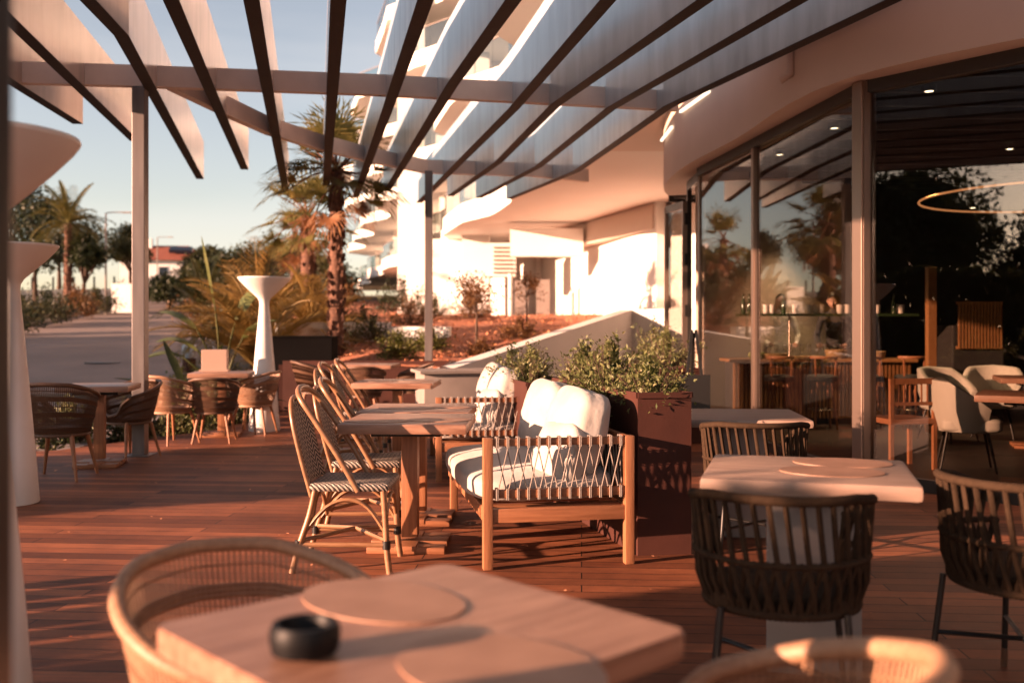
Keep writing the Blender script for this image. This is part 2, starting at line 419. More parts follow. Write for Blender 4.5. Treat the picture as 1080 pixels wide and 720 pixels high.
def chips():
    r = random.Random(31); mb = MB()
    for _ in range(4500):
        y = 15.6+(34-15.6)*r.random()**1.4; xr = interp([(15,0.1),(19,2.0),(24,5),(34,5)], y); xl = interp([(15,-3.3),(22,-4.8),(34,-9)], y)
        x = r.uniform(xl, xr); z = max(soil_h(x, y), H(x, y)+.2)+.13*noise.noise(Vector((x*1.1, y*1.1, 0)))+.06*noise.noise(Vector((x*4, y*4, 3)))
        s_ = r.uniform(.025,.075)*(1+(y-15)*.04)
        mb.leaf(Vector((x, y, z+.005)), Vector((r.uniform(-1,1), r.uniform(-1,1), r.uniform(0,.9))), Vector((r.uniform(-.6,.6), r.uniform(-.6,.6), 1)), s_, s_*.7)
    tag(mb.build('mulch_chips', M['chip']), 'rust red bark chips and dry leaves strewn over the sloping garden bed', 'mulch', kind='stuff')
chips()
def fallen():
    r = random.Random(77); mb = MB()
    for _ in range(110):
        x, y = r.uniform(-4.2,2.2), r.uniform(3.2,11)
        mb.leaf(Vector((x, y, .006)), Vector((r.uniform(-1,1), r.uniform(-1,1), .12)), Vector((0,0,1)), r.uniform(.02,.045), .018)
    tag(mb.build('fallen_leaves', M['chip']), 'small dry leaves scattered over the timber deck', 'leaves', kind='stuff')
fallen()
def ramp_wall():
    mb = MB(); d = (RW1-RW0); d.z = 0; n = Vector((d.y, -d.x, 0)).normalized()*.12
    a, b = RW0, RW1; c = Vector((4.9,17.6,1.62))
    def slab(p, q, base=-.1, hw=.12):
        d = Vector((q.x-p.x, q.y-p.y, 0)).normalized(); nn = Vector((d.y, -d.x, 0))*hw
        vs = [(p-nn), (p+nn), (q+nn), (q-nn)]
        mb.add([(v.x, v.y, base) for v in vs]+[tuple(v) for v in vs], [(3,2,1,0),(4,5,6,7),(0,1,5,4),(1,2,6,5),(2,3,7,6),(3,0,4,7)])
    slab(a, b); slab(b+Vector((.05,.02,.003)), c)
    tag(mb.build('ramp_wall', M['white_paint']), 'low white rendered wall climbing beside the red mulch bed', 'wall')
    t = MB(); t.box((0,0,.36), (1.05,.72,.72), 0, .012)
    o = tag(t.build('service_cabinet', M['kerb'], None, 40), 'low white cabinet with timber flank at foot of the ramp wall', 'cabinet')
    o.location = (-.62,12.3,0); o.rotation_euler = (0,0,R(14))
    w = MB().box((.42,-.37,.36), (.24,.03,.70), 0, .005).build('side_panel', M['teak_y'], o)
    t2 = MB().box((0,0,.738), (1.16,.8,.035), 0, .006).build('top', M['kerb'], o)
ramp_wall()

# ------------------------------------------------------------------ pergola
ZF = 3.65
FINS = [
 ([(-60,43),(0,80),(82,131)], 'short fin at far left of the pergola'),
 ([(10,22),(142,149)], 'second fin from left end of the pergola'),
 ([(92,0),(128,38),(211,189)], 'third pergola fin from the left, kinked near its middle'),
 ([(180,0),(258,179)], 'fourth pergola fin from the left'),
 ([(265,0),(301,200)], 'fifth pergola fin, its tip touching the palm crown'),
 ([(357,0),(344,196)], 'sixth pergola fin, seen almost edge on'),
 ([(449,0),(408,118),(375,208)], 'seventh pergola fin, just right of the edge-on one'),
 ([(542,0),(477,90),(408,202)], 'eighth pergola fin, tip beside the palm'),
 ([(642,0),(542,115),(442,214)], 'ninth pergola fin, tip over the slim far post'),
 ([(742,2),(586,111),(525,172),(475,207)], 'tenth pergola fin, third from the fascia'),
 ([(845,0),(644,115),(568,176),(505,209)], 'eleventh pergola fin, second from the fascia'),
 ([(944,0),(705,113),(608,181),(537,210)], 'last pergola fin, hugging the restaurant fascia'),
]
def pergola():
    root = thing('pergola', 'timber fin pergola on slim steel posts over the terrace', 'pergola')
    for k, (pl, lab) in enumerate(FINS):
        pts = [at(x, y, ZF) for x, y in pl]
        d = (pts[0]-pts[1]).normalized(); tgt = -3.0
        if k > 8: dd = Vector((.45,-1,0)).normalized() if k < 11 else Vector((.55,-1,0)).normalized(); far = pts[0]+d*1.2; L_ = (far.y-tgt)/-dd.y; pts = [far+dd*L_, far]+pts
        else:
            dd = Vector((.2,-1,0)).normalized(); far = pts[0]+d*.8; L_ = (far.y-tgt)/-dd.y; pts = [far+dd*L_, far]+pts
        mb = MB(); hw = .058; Z1 = ZF+.60; Z0 = ZF
        side = []
        for i, p in enumerate(pts):
            t = (pts[min(i+1, len(pts)-1)]-pts[max(i-1, 0)]).normalized(); n = Vector((t.y, -t.x, 0))*hw
            side.append((p-n, p+n))
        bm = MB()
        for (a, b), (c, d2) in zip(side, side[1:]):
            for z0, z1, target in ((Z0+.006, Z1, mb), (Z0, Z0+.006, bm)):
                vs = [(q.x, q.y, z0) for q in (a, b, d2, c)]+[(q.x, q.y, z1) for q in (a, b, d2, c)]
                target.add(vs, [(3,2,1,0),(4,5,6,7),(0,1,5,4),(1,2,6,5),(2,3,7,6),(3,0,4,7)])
        o = mb.build('fin', M['fin_sky_tint' if k >= 6 else 'fin'], root); o['label'] = lab
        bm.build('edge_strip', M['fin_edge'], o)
    def beam(pts, h, w, lab):
        mb = MB()
        pts = [Vector(p) for p in pts]
        for p, q in zip(pts, pts[1:]):
            d = (q-p).normalized()
            mb.bar(p-d*.0+Vector((0,0,h/2)), q+d*.02+Vector((0,0,h/2)), w, h)
        o = mb.build('crossbeam', M['beam'], root); o['label'] = lab
    beam([(-12,9.2,3.68),(-5.0,9.8,3.68),at(148,92,3.68),at(400,101,3.68),at(712,117,3.68)], .21, .1, 'straight beige crossbeam nearer the camera')
    B = [at(181,95,3.68), at(240,123,3.68), at(283,142,3.68), at(335,158,3.68), at(393,172,3.68), at(450,183,3.68), at(560,186,3.68), at(618,192,3.68)]
    beam([B[0], B[1], B[2], B[3], B[4], B[5], B[6], B[7]], .21, .1, 'curved beige crossbeam farther from the camera')
    for (x, y, w, lab) in ((-3.715,9.95,.125,'grey steel post at left carrying the crossbeam'), (-1.28,15.32,.115,'slim far post before the hotel')):
        mb = MB().box((x, y, 1.835), (w, w, 3.67), 0, .006)
        mb.box((x, y, .006), (w+.12, w+.12, .012))
        o = mb.build('post', M['dark_steel'], root); o['label'] = lab
pergola()
# dark post close to the lens at the left edge
pb = MB().box((-.674,1.2,1.8), (.10,.10,3.6), 0, .01); pb.box((-.674,1.2,.006), (.2,.2,.012))
tag(pb.build('terrace_post', M['black_metal']), 'very dark post blurred along the left edge of view', 'post')

# ------------------------------------------------------------------ restaurant facade
FAC = [(7.6,-3),(6.6,2),(5.0,5.2),(4.3,6.45),(2.9,8.2),(2.62,10.7),(2.4,12.7)]
GT = 3.3
def facade():
    root = thing('restaurant', 'curved glazed restaurant front under a beige fascia', 'building')
    # fascia as a band swept along the facade, continuing past the end
    P = [(8.3,-6),(7.6,-3),(6.6,2),(5.0,5.2),(4.3,6.45),(2.9,8.2),(2.62,10.7),(2.38,12.7),(2.42,14.4),(2.62,15.3)]
    S = smoothpts([(x, y, 0) for x, y in P], 6)
    mb = MB(); n0 = len(S)
    for i, p in enumerate(S):
        t = (S[min(i+1, n0-1)]-S[max(i-1, 0)]).normalized(); n = Vector((-t.y, t.x, 0))
        if n.x > 0: n = -n
        a = p+n*.22; b = p-n*.3
        mb.v += [(a.x, a.y, GT), (a.x, a.y, 4.28), (b.x, b.y, 4.28), (b.x, b.y, GT)]
    for i in range(n0-1):
        for j in range(4): mb.f.append((i*4+j, i*4+(j+1) % 4, (i+1)*4+(j+1) % 4, (i+1)*4+j))
    mb.f += [(3,2,1,0), tuple((n0-1)*4+j for j in range(4))]
    mb.build('fascia', M['fascia'], root, 40)
    # slot lights in the far end of the fascia
    for (u, v, w, z) in (((2.19,13.2), (2.2,14.2), .05, 3.93), ((2.35,11.5), (2.2,12.6), .05, 4.0)):
        sl = MB().bar((u[0]-.07, u[1], z), (v[0]-.07, v[1], z), .03, .03); sl.build('slot_light', M['strip'], root)
    # pipe hanging from the fascia
    pp = MB().tube([(2.49,8.9,3.80),(2.49,8.9,3.54),(2.40,8.92,3.49)], .035, 8); pp.build('drain_pipe', M['fascia'], root, 60)
    # roof
    poly = [(x+.3, y) for x, y in P[1:]]+[(5.0,16.2),(16,16.2),(16,-3)]
    MB().prism([(x+.05, y) for x, y in poly], 4.0, 4.26).build('roof', M['fascia'], root)
    # panes, mullions
    for i, ((a, b), (c, d)) in enumerate(zip(FAC, FAC[1:])):
        p, q = Vector((a, b, 0)), Vector((c, d, 0)); dr = (q-p).normalized()
        g = MB().bar(p+dr*.05+Vector((0,0,GT/2)), q-dr*.03+Vector((0,0,GT/2)), .012, GT-.02); g.build('window_pane', M['glass'], root)
        for zz in (GT-.05, .05): MB().bar(p+Vector((0,0,zz)), q+Vector((0,0,zz)), .09, .10).build('window_rail', M['frame_dark'], root)
    for (x, y), w, rz in zip(FAC, (.1,.1,.12,.1,.15,.085,.05), (0,0,0,.8,.35,.1,.1)):
        if (x, y) == (4.3,6.45): continue
        mm = MB().box((x, y, GT/2-.003), (w, w*.8, GT-.006), rz, .006)
        mm.box((x-.012, y-w*.42, GT/2-.003), (w*.35, .03, GT-.01), rz)
        mm.build('mullion', M['frame_metal'], root)
    # end frame and folded door leaf
    d = MB()
    d.box((2.42,13.6,1.62), (.06,.07,3.24)); d.bar((2.4,12.7,3.2),(2.42,13.6,3.2), .06,.12)
    d.build('door_frame', M['frame_dark'], root)
    dl = MB()
    a, b = Vector((2.36,13.62,0)), Vector((2.22,14.3,0))
    for z in (.06, 2.95): dl.bar(a+Vector((0,0,z)), b+Vector((0,0,z)), .05,.1)
    for p in (a, b): dl.box((p.x, p.y, 1.5), (.06,.06,2.96))
    leafo = dl.build('door', M['frame_metal'], root)
    MB().bar(a+Vector((0,0,1.5)), b+Vector((0,0,1.5)), .01, 2.8).build('pane', M['glass'], leafo)
    hb = MB()
    for z in (.6,1.5,2.2,2.75): hb.box((2.39,13.58,z), (.07,.05,.16))
    hb.build('hinge', M['black_metal'], leafo)
    # room shell
    rm = MB()
    rm.box((10.6,15.5,2), (10.8,.2,4.2)); rm.box((15.9,8,2), (.2,22,4.2)); rm.box((11.8,-3.0,2), (8.2,.2,4.2))
    rm.build('inner_wall', M['inner_dark'], root)
    MB().bar((2.62,13.85,2.05),(5.25,15.5,2.05), .2, 3.9).build('end_wall', M['soffit'], root)
    fl = [(x+.06, y) for x, y in FAC]+[(2.6,13.8),(5.2,15.4),(15.8,15.4),(15.8,-2.9)]
    MB().prism(fl, -.05, .006).build('inner_floor', M['inner_floor'], root)
    ce = MB(); ce.prism([(x+.12, y) for x, y in FAC]+[(2.6,13.8),(5.2,15.4),(15.8,15.4),(15.8,-2.9)], 3.72, 3.78)
    for k in range(34):
        y = -2+k*.58
        x0 = interp([(b, a) for a, b in FAC], y)+.3
        ce.box(((x0+15.6)/2, y, 3.56), (15.6-x0, .06, .30))
    ce.build('ceiling_baffle', M['inner_dark'], root)
    return root
facade()

# ------------------------------------------------------------------ furniture: tables
def wood_table(name, label, loc, rz, size=.7, group='square wooden terrace tables', mats_=2, h=.75, col='tabletop', base='plate'):
    t = thing(name, label, 'table', loc, rz, group)
    mb = MB(); s = size; nb = 5; gap = .004
    mb.box((0,0,h-.0275), (s, s, .055), 0, .008)
    mb.build('tabletop', M[col], t, 40)
    if base == 'plate':
        MB().box((0,0,(h-.09)/2+.04), (.095,.095,h-.13), 0, .006).build('pedestal', M['teak_y'], t, 40)
        b = MB(); b.box((0,0,.022), (s*.62,.13,.044), 0, .005); b.box((0,-.16,.018),(s*.62,.11,.036),0,.005); b.box((0,.16,.018),(s*.62,.11,.036),0,.005)
        b.box((0,0,.03), (.12,.44,.03), 0, .004)
        b.build('base', M['teak'], t, 40)
        MB().box((0,0,h-.07), (.4,.4,.03), 0, .004).build('bracket', M['black_metal'], t)
    return t
def placemat(label, loc, r=.19, rz=0, squash=1.0):
    mb = MB(); n = 40; prof = []
    for i in range(n):
        a = 2*math.pi*i/n; prof.append((r*1.12*math.cos(a), r*squash*math.sin(a)))
    mb.prism(prof, 0, .0035)
    o = mb.build('placemat', M['placemat']); o.location = loc; o.rotation_euler = (0,0,rz)
    return tag(o, label, 'placemat', 'oval tan placemats')
T1 = (-.60,5.88,0)
wood_table('cafe_table', 'wooden table with two placemats beside the front rope loveseat', T1, R(-2), .72)
wood_table('cafe_table', 'wooden table directly behind the centre table beside the loveseat', (-.62,6.66,0), R(-2), .72)
wood_table('cafe_table', 'wooden table beside the far rope loveseat with slim placemats', (-1.13,9.85,0), R(-2), .78)
wood_table('cafe_table', 'small wooden table before the black planter with wicker chairs around', (-2.05,14.2,0), R(-4), .8)
wood_table('cafe_table', 'wooden table with a pink menu block beside the white pedestal', (-3.42,11.75,0), R(8), .68)
wood_table('cafe_table', 'shaded wooden table with dark wicker chairs at left behind the pedestal', (-3.83,9.25,0), R(10), .62)
placemat('oval placemat on left half of the centre table', (-.78,5.72,.75), .17, R(-2), .7)
placemat('oval placemat on right half of the centre table', (-.42,5.78,.75), .17, R(-2), .7)
placemat('oval placemat on table behind the centre table', (-.7,6.62,.75), .17, R(-2), .7)
placemat('oval placemat on right side of second centre table', (-.38,6.7,.75), .14, R(-2), .7)
placemat('oval placemat on left half of the far lounge table', (-1.3,9.8,.75), .16, 0, .7)
placemat('oval placemat on right half of the far lounge table', (-.95,9.8,.75), .16, 0, .7)
mb = MB().box((0,0,.13), (.30,.10,.26), 0, .008); mb.box((0,0,.012),(.34,.16,.024),0,.004)
o = mb.build('menu_block', mat('pink beige card', (.62,.42,.33), .7)); o.location = (-3.55,11.9,.75); o.rotation_euler = (0,0,R(6))
tag(o, 'pinkish beige menu block standing on the table beside white pedestal', 'menu holder')

# near table
NT = thing('cafe_table', 'large blurred wooden table corner in front with black ashtray', 'table', (-.170,1.815,0), R(43), 'square wooden terrace tables')
_c = [(.35-.035+.035*math.cos(t), .35-.035+.035*math.sin(t)) for t in [math.pi/2*i/6 for i in range(7)]]
_p = [(x*math.cos(q)-y*math.sin(q), x*math.sin(q)+y*math.cos(q)) for q in (0,math.pi/2,math.pi,1.5*math.pi) for x, y in _c]
MB().prism([(x*.99, y*.99) for x, y in _p], .701, .706).prism(_p, .7061, .746).prism([(x*.993, y*.993) for x, y in _p], .7461, .7499).build('tabletop', M['tabletop'], NT, 40)
MB().box((0,0,.37), (.095,.095,.66), 0, .006).build('pedestal', M['teak_y'], NT)
MB().box((0,0,.022), (.42,.42,.044), 0, .006).build('base', M['teak'], NT)
placemat('large oval placemat at back of the blurred front table', (-.26,1.99,.75), .17, R(-40), .78)
placemat('oval placemat at near edge of the blurred front table', (-.02,1.60,.75), .17, R(-45), .85)
ab = MB(); ab.lathe([(.036,0),(.044,.004),(.047,.02),(.047,.038),(.043,.048),(.036,.048),(.031,.03),(.028,.018)], 28, capt=True)
o = ab.build('ashtray', M['ash'], None, 50); o.location = (-.345,1.66,.755); o.scale = (1.25,1.25,1.05)
tag(o, 'small glossy black ashtray on the blurred front table', 'ashtray')

# pale table on the right
WT = thing('pedestal_table', 'pale stone topped table with brown rope chair tucked in', 'table', (1.14,3.84,0), R(-16), 'pale terrace tables')
M['stone'] = mat('warm pale laminate', (.58,.40,.31), .5, var=(.42,.27,.20), vscale=4, vstretch=(1,7,7), detail=8)
M['pale_base'] = mat('pale grey pedestal paint', (.40,.33,.30), .6)
MB().box((0,0,.72), (.76,.70,.06), 0, .02).build('tabletop', M['stone'], WT, 40)
MB().box((.02,.02,.345), (.34,.34,.69), 0, .01).build('pedestal', M['pale_base'], WT, 40)
placemat('tan oval placemat at back of the pale table', (1.32,3.98,.75), .17, R(-16), .8)
placemat('tan oval placemat at front of the pale table', (1.2,3.74,.75), .17, R(-16), .8)
WT2 = thing('pedestal_table', 'pale topped table against the glass behind the rust planter', 'table', (1.42,6.25,0), R(-6), 'pale terrace tables')
MB().box((0,0,.72), (.78,.8,.05), 0, .02).build('tabletop', M['stone'], WT2, 40)
MB().box((0,0,.345), (.3,.3,.69), 0, .01).build('pedestal', M['pale_base'], WT2, 40)

# ------------------------------------------------------------------ white hourglass high tables
def hourglass():
    t = thing('hourglass_table', 'tall white hourglass table standing by far wicker chairs', 'high table', (-3.06,12.3,0), 0, 'white hourglass high tables')
    pr = [(.185,0),(.19,.01),(.16,.4),(.125,.8),(.09,1.2),(.066,1.45),(.058,1.55),(.062,1.60),(.085,1.64),(.15,1.70),(.235,1.78),(.30,1.85),(.318,1.875)]
    MB().lathe(pr, 40).build('stem', M['white_plastic'], t, 60)
    MB().lathe([(.318,1.8755),(.322,1.885),(.318,1.893)], 40).build('tabletop', M['white_plastic'], t, 60)
    return t
hg = hourglass()
dup(hg, (-3.67,7.3,0), .4, 'tall white hourglass table beside shaded chairs at left')
dup(hg, (-1.69,3.1,0), .9, 'nearest white hourglass table, blurred, its dish cut by the frame')

# ------------------------------------------------------------------ wicker tub chair
def wicker_chair(matname, dense=1.0, sw=.0032):
    t = thing('wicker_chair', 'x', 'chair', (0,0,0), 0, 'rounded wicker armchairs')
    def rimh(a):      # a: |angle from back| in degrees
        return interp([(0,.80),(35,.79),(70,.74),(105,.68),(128,.645),(145,.58),(158,.47),(180,.445)], a)
    def pt(a, s):     # a signed degrees from the back, s 0 bottom .. 1 rim
        ab_ = abs(a); h = rimh(ab_)
        zb = .37; z = zb+(h-zb)*s
        fr = min(1, max(0, (z-.37)/.40))
        r = .225+.085*fr**.75
        if ab_ > 140: r -= .0
        rr = Vector((math.sin(R(a))*r*1.02, -math.cos(R(a))*r*(1.0 if ab_ < 90 else .93), z))
        if ab_ < 90: rr.y -= .03*fr*math.cos(R(a))
        return rr
    m = M[matname]
    sh = MB(); N1 = int(112*dense)
    for i in range(N1):
        a = -180+360*i/N1
        k = 7 if abs(a) < 150 else 2
        sh.tube([pt(a, j/k) for j in range(k+1)], sw, 3, caps=False)
    rows = int(15*dense)
    bands = (.10,.13,.16,.40,.43,.46,.70,.73,.76)
    for s_ in bands+(.25,.58,.88):
        aa = 150
        sh.tube([pt(-aa+2*aa*j/40, s_) for j in range(41)], .95*sw if s_ not in bands else 1.8*sw, 3, caps=False)
    # woven infill ribbons near the lower part
    sh.build('woven_shell', m, t, 60)
    rim = [pt(-180+360*j/64, 1) for j in range(64)]
    MB().tube(rim, .019, 8, closed=True).build('rim', m, t, 60)
    lo = [pt(-180+360*j/40, 0) for j in range(40)]
    bt = MB().tube(lo, .014, 6, closed=True)
    bt.build('lower_ring', m, t, 60)
    st = MB(); n = 36
    for r_, z_ in ((.0,.43),(.14,.432),(.225,.425),(.228,.405),(.0,.40)):
        for j in range(n): st.v.append((r_*math.cos(2*math.pi*j/n), r_*.96*math.sin(2*math.pi*j/n), z_))
    for i in range(4):
        for j in range(n): st.f.append((i*n+j, i*n+(j+1) % n, (i+1)*n+(j+1) % n, (i+1)*n+j))
    st.build('seat', m, t, 40)
    fr = MB()
    for sx in (-1,1):
        for sy in (-1,1):
            MB().tube([(sx*.15, sy*.15,.38),(sx*.165, sy*.17,.33),(sx*.225, sy*.235,0)], [.023,.02,.012], 8).build('leg', M['teak_y'], t, 60)
    for sx in (-1,1):
        fr.tube([(sx*.15,-.15,.37),(sx*.15,.15,.37)], .016, 6)
        fr.tube([(-.15,sx*.15,.37),(.15,sx*.15,.37)], .016, 6)
    fr.build('seat_frame', M['teak_y'], t, 60)
    return t
def face(dx, dy): return math.atan2(-dx, dy)       # rotation so local +y points along (dx,dy)
w1 = wicker_chair('wicker', 1.2, .0038)
w1.scale = (.95,)*3; w1.location = (-.55,2.2,0); w1.rotation_euler = (0,0,face(.7,-.72)); w1['label'] = 'big blurred tan wicker chair behind the front table'
dup(w1, (.33,1.60,0), face(-.72,.7), 'blurred tan wicker chair cut by the bottom edge of view', 1.0)
dup(w1, (-3.77,11.0,0), face(.45,.75), 'sunlit wicker chair seen from behind beside the grey post', .94)
dup(w1, (-3.1,11.95,0), face(-1,.1), 'tan wicker chair between menu block table and white pedestal', .93)
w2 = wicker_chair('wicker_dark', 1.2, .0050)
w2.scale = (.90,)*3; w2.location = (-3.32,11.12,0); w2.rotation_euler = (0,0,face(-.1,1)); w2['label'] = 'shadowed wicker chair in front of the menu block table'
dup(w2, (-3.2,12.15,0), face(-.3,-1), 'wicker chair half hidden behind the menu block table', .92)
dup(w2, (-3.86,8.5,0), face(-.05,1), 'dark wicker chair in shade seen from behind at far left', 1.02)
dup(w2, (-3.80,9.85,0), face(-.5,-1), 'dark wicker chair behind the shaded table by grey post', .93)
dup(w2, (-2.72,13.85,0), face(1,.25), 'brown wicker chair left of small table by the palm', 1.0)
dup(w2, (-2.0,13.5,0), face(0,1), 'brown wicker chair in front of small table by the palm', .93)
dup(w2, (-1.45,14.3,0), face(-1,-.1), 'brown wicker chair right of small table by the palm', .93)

# ------------------------------------------------------------------ bistro chair
def bistro():
    t = thing('bistro_chair', 'x', 'chair', (0,0,0), 0, 'striped cane bistro chairs')
    c = M['rattan']; r = .0155
    hoop = smoothpts([(-.205,.05,.43),(-.205,-.06,.62),(-.20,-.18,.80),(-.165,-.27,.925),(0,-.30,.965),(.165,-.27,.925),(.20,-.18,.80),(.205,-.06,.62),(.205,.05,.43)], 6)
    MB().tube(hoop, r, 8).build('back_hoop', c, t, 60)
    inner = smoothpts([(-.185,-.20,.40),(-.19,-.255,.60),(-.18,-.30,.78),(-.12,-.325,.885),(0,-.335,.91),(.12,-.325,.885),(.18,-.30,.78),(.19,-.255,.60),(.185,-.20,.40)], 6)
    MB().tube(inner, r*.85, 8).build('back_frame', c, t, 60)
    # woven back panel
    bp = MB(); nu, nv = 12, 12; uvs = []
    for j in range(nv+1):
        v = j/nv; z = .46+.44*v
        hw = .182 if v < .7 else .182*math.sqrt(max(0, 1-((v-.7)/.32)**2))
        y0 = interp([(.4,-.2),(.6,-.255),(.78,-.30),(.885,-.325),(.91,-.335)], z)
        for i in range(nu+1):
            u = -1+2*i/nu; bp.v.append((u*hw, y0-.03*(1-u*u), z))
    for j in range(nv):
        for i in range(nu): bp.f.append((j*(nu+1)+i, j*(nu+1)+i+1, (j+1)*(nu+1)+i+1, (j+1)*(nu+1)+i))
    o = bp.build('backrest', M['weave'], t, 180, uv=lambda co: (co.x, co.z))
    so = o.modifiers.new('thick', 'SOLIDIFY'); so.thickness = .014
    se = MB().box((0,.0,.45), (.42,.42,.045), 0, .02)
    se.build('seat', M['weave'], t, 60, uv=lambda co: (co.x, co.y+co.z))
    for sx in (-1,1):
        MB().tube(smoothpts([(sx*.185,-.18,.44),(sx*.19,-.21,.30),(sx*.20,-.27,.12),(sx*.20,-.30,0)], 4), r*1.1, 8).build('leg', c, t, 60)
        MB().tube(smoothpts([(sx*.19,.18,.44),(sx*.19,.19,.30),(sx*.195,.20,.12),(sx*.20,.215,0)], 4), r*1.1, 8).build('leg', c, t, 60)
    st = MB(); r2 = r*.8
    for sx in (-1,1):
        st.tube(smoothpts([(sx*.19,-.23,.22),(sx*.19,-.12,.345),(sx*.19,0,.385),(sx*.19,.10,.345),(sx*.19,.19,.22)], 4), r2, 6)
        st.tube([(sx*.197,-.26,.15),(sx*.195,.195,.15)], r2, 6)
    for sy in (-.2,.19):
        st.tube(smoothpts([(-.19,sy,.24),(-.1,sy,.36),(0,sy,.39),(.1,sy,.36),(.19,sy,.24)], 4), r2, 6)
    st.tube([(-.195,-.255,.17),(0,0,.2),(.195,.2,.17)], r2, 6); st.tube([(.195,-.255,.17),(0,0,.2),(-.195,.2,.17)], r2, 6)
    st.build('stretcher', c, t, 60)
    for sx in (-1,1):
        for (y, z) in ((-.265,.15),(.198,.15)):
            MB().tube([(sx*.196,y,z-.022),(sx*.196,y,z+.022)], r*1.4, 8).build('binding', M['black_metal'], t, 60)
    return t
b1 = bistro(); b1.location = (-.85,5.42,0); b1.rotation_euler = (0,0,face(1,-.03)); b1['label'] = 'striped cane chair pulled up nearest at centre table'
dup(b1, (-.90,6.28,0), face(1,.03), 'striped cane chair second from front at centre tables')
dup(b1, (-1.40,8.85,0), face(1,-.05), 'striped cane chair before the far lounge table, front of pair')
dup(b1, (-1.42,9.75,0), face(1,.02), 'striped cane chair before the far lounge table, rear of pair')

# ------------------------------------------------------------------ rope loveseat
def cushion(d, puff=.35, seed=0, wr=.006, flat=False):
    n = 14; mb = MB(); rr = random.Random(seed); off = Vector((rr.random()*9, rr.random()*9, rr.random()*9))
    bm = bmesh.new(); bmesh.ops.create_cube(bm, size=2)
    bmesh.ops.subdivide_edges(bm, edges=bm.edges[:], cuts=n, use_grid_fill=True)
    for v in bm.verts:
        c = v.co.copy(); ax = [abs(x) for x in c]
        p = 5.0
        l = (abs(c.x)**p+abs(c.y)**p+abs(c.z)**p)**(1/p)
        q = c/l
        k = 1+puff*(1-abs(q.x)**2)*(1-abs(q.y)**2) if not flat else 1+puff*(1-q.x**2)*(1-q.y**2)*.5
        q.z *= k
        w = Vector((q.x*d[0]/2, q.y*d[1]/2, q.z*d[2]/2))
        w += q.normalized()*wr*noise.noise(w*9+off)*2 + q.normalized()*wr*.6*noise.noise(w*24+off)
        v.co = w
    mb.v = [tuple(v.co) for v in bm.verts]; bm.verts.index_update()
    mb.f = [tuple(v.index for v in f.verts) for f in bm.faces]; bm.free()
    return mb
def loveseat(arm_far=True):
    # local: front faces -x, length along +y, near arm at y=0; origin at near front post foot
    t = thing('rope_loveseat', 'x', 'sofa', (0,0,0), 0, 'rope armed teak loveseats')
    Lg, Dp, AH, W = 1.72, .78, .70, .052
    T = M['teak_y']
    def post(x, y, h): MB().box((x, y, h/2), (W, W*1.1, h), 0, .006).build('leg', T, t, 40)
    post(0,0,AH); post(Dp,0,AH)
    post(.02,Lg,.36 if not arm_far else AH); post(Dp,Lg,AH)
    fr = MB()
    fr.bar((.0,.0,.285),(0,Lg,.285), .04,.075,.004); fr.bar((Dp,0,.285),(Dp,Lg,.285), .04,.075,.004)
    fr.bar((0,0,.285),(Dp,0,.285), .04,.075,.004); fr.bar((0,Lg,.285),(Dp,Lg,.285), .04,.075,.004)
    for k in range(9): fr.bar((0,.12+k*.185,.31),(Dp,.12+k*.185,.31), .06,.018)
    fr.build('seat_frame', M['teak'], t, 40)
    def arm(y):
        a = MB(); a.bar((W/2,y,AH-.025),(Dp-W/2,y,AH-.025), .035,.04,.004); a.bar((W/2,y,.40),(Dp-W/2,y,.40), .035,.045,.004)
        o = a.build('armrest', M['teak'], t, 40)
        rp = MB(); n = 13; x0, x1 = .05, Dp-.05; st = (x1-x0)/(n-1)
        for k in range(n):
            x = x0+k*st
            for z, hh in ((AH-.025,.027),(.40,.029)):
                for dx in (-.004,.004):
                    rp.tube([(x+dx,y-.0235,z-hh),(x+dx,y-.0235,z+hh),(x+dx,y+.0235,z+hh),(x+dx,y+.0235,z-hh)], .0042, 5, closed=True)
        for k in range(n):
            xa = x0+k*st
            for sg in (-1, 1):
                xb = xa+sg*st*.9
                if x0-.02 <= xb <= x1+.02:
                    ys = y+.022*sg
                    rp.tube([(xa,ys,AH-.05),(xb,ys,.43)], .0036, 5)
        rp.build('rope_lacing', M['rope'], o, 60)
    arm(0)
    if arm_far: arm(Lg)
    # back: top rail and laced ropes
    bk = MB(); bk.bar((Dp,W/2,AH-.025),(Dp,Lg-W/2,AH-.025), .035,.04,.004); bk.bar((Dp,W/2,.40),(Dp,Lg-W/2,.40), .035,.04,.004)
    bo = bk.build('backrest', M['teak'], t, 40)
    rp = MB(); n = 27
    for k in range(n):
        y = .06+k*(Lg-.12)/(n-1)
        for sg in (-1,1):
            yb = y+sg*.055
            if .04 < yb < Lg-.04: rp.tube([(Dp+.02*sg,y,AH-.045),(Dp+.02*sg,yb,.42)], .0036, 5)
    rp.build('rope_lacing', M['rope'], bo, 60)
    s = cushion((.86,Lg-.09,.15), .45, 3, .004).build('seat_cushion', M['canvas'], t, 180)
    s.location = (.345,Lg/2+.005,.405)
    def backc(y, seed, w=.74, lean=14, hh=.50):
        b = cushion((w,hh,.20), .55, seed, .0055).build('back_cushion', M['canvas'], t, 180)
        b.rotation_euler = (R(90-lean), 0, R(-90)); b.location = (.59,y,.43+hh/2)
        return b
    backc(.47,11); backc(1.27,12)
    p = cushion((.42,.36,.14), .8, 21, .012).build('scatter_cushion', M['canvas'], t, 180)
    p.rotation_euler = (R(74), 0, R(-72)); p.location = (.46,.27,.56)
    return t
l1 = loveseat(False); l1.location = (-.13,5.31,0); l1.rotation_euler = (0,0,R(10)); l1['label'] = 'front teak loveseat with cream cushions and laced rope arm'
def place_l(loc, rz, lab): return dup(l1, loc, rz, lab)
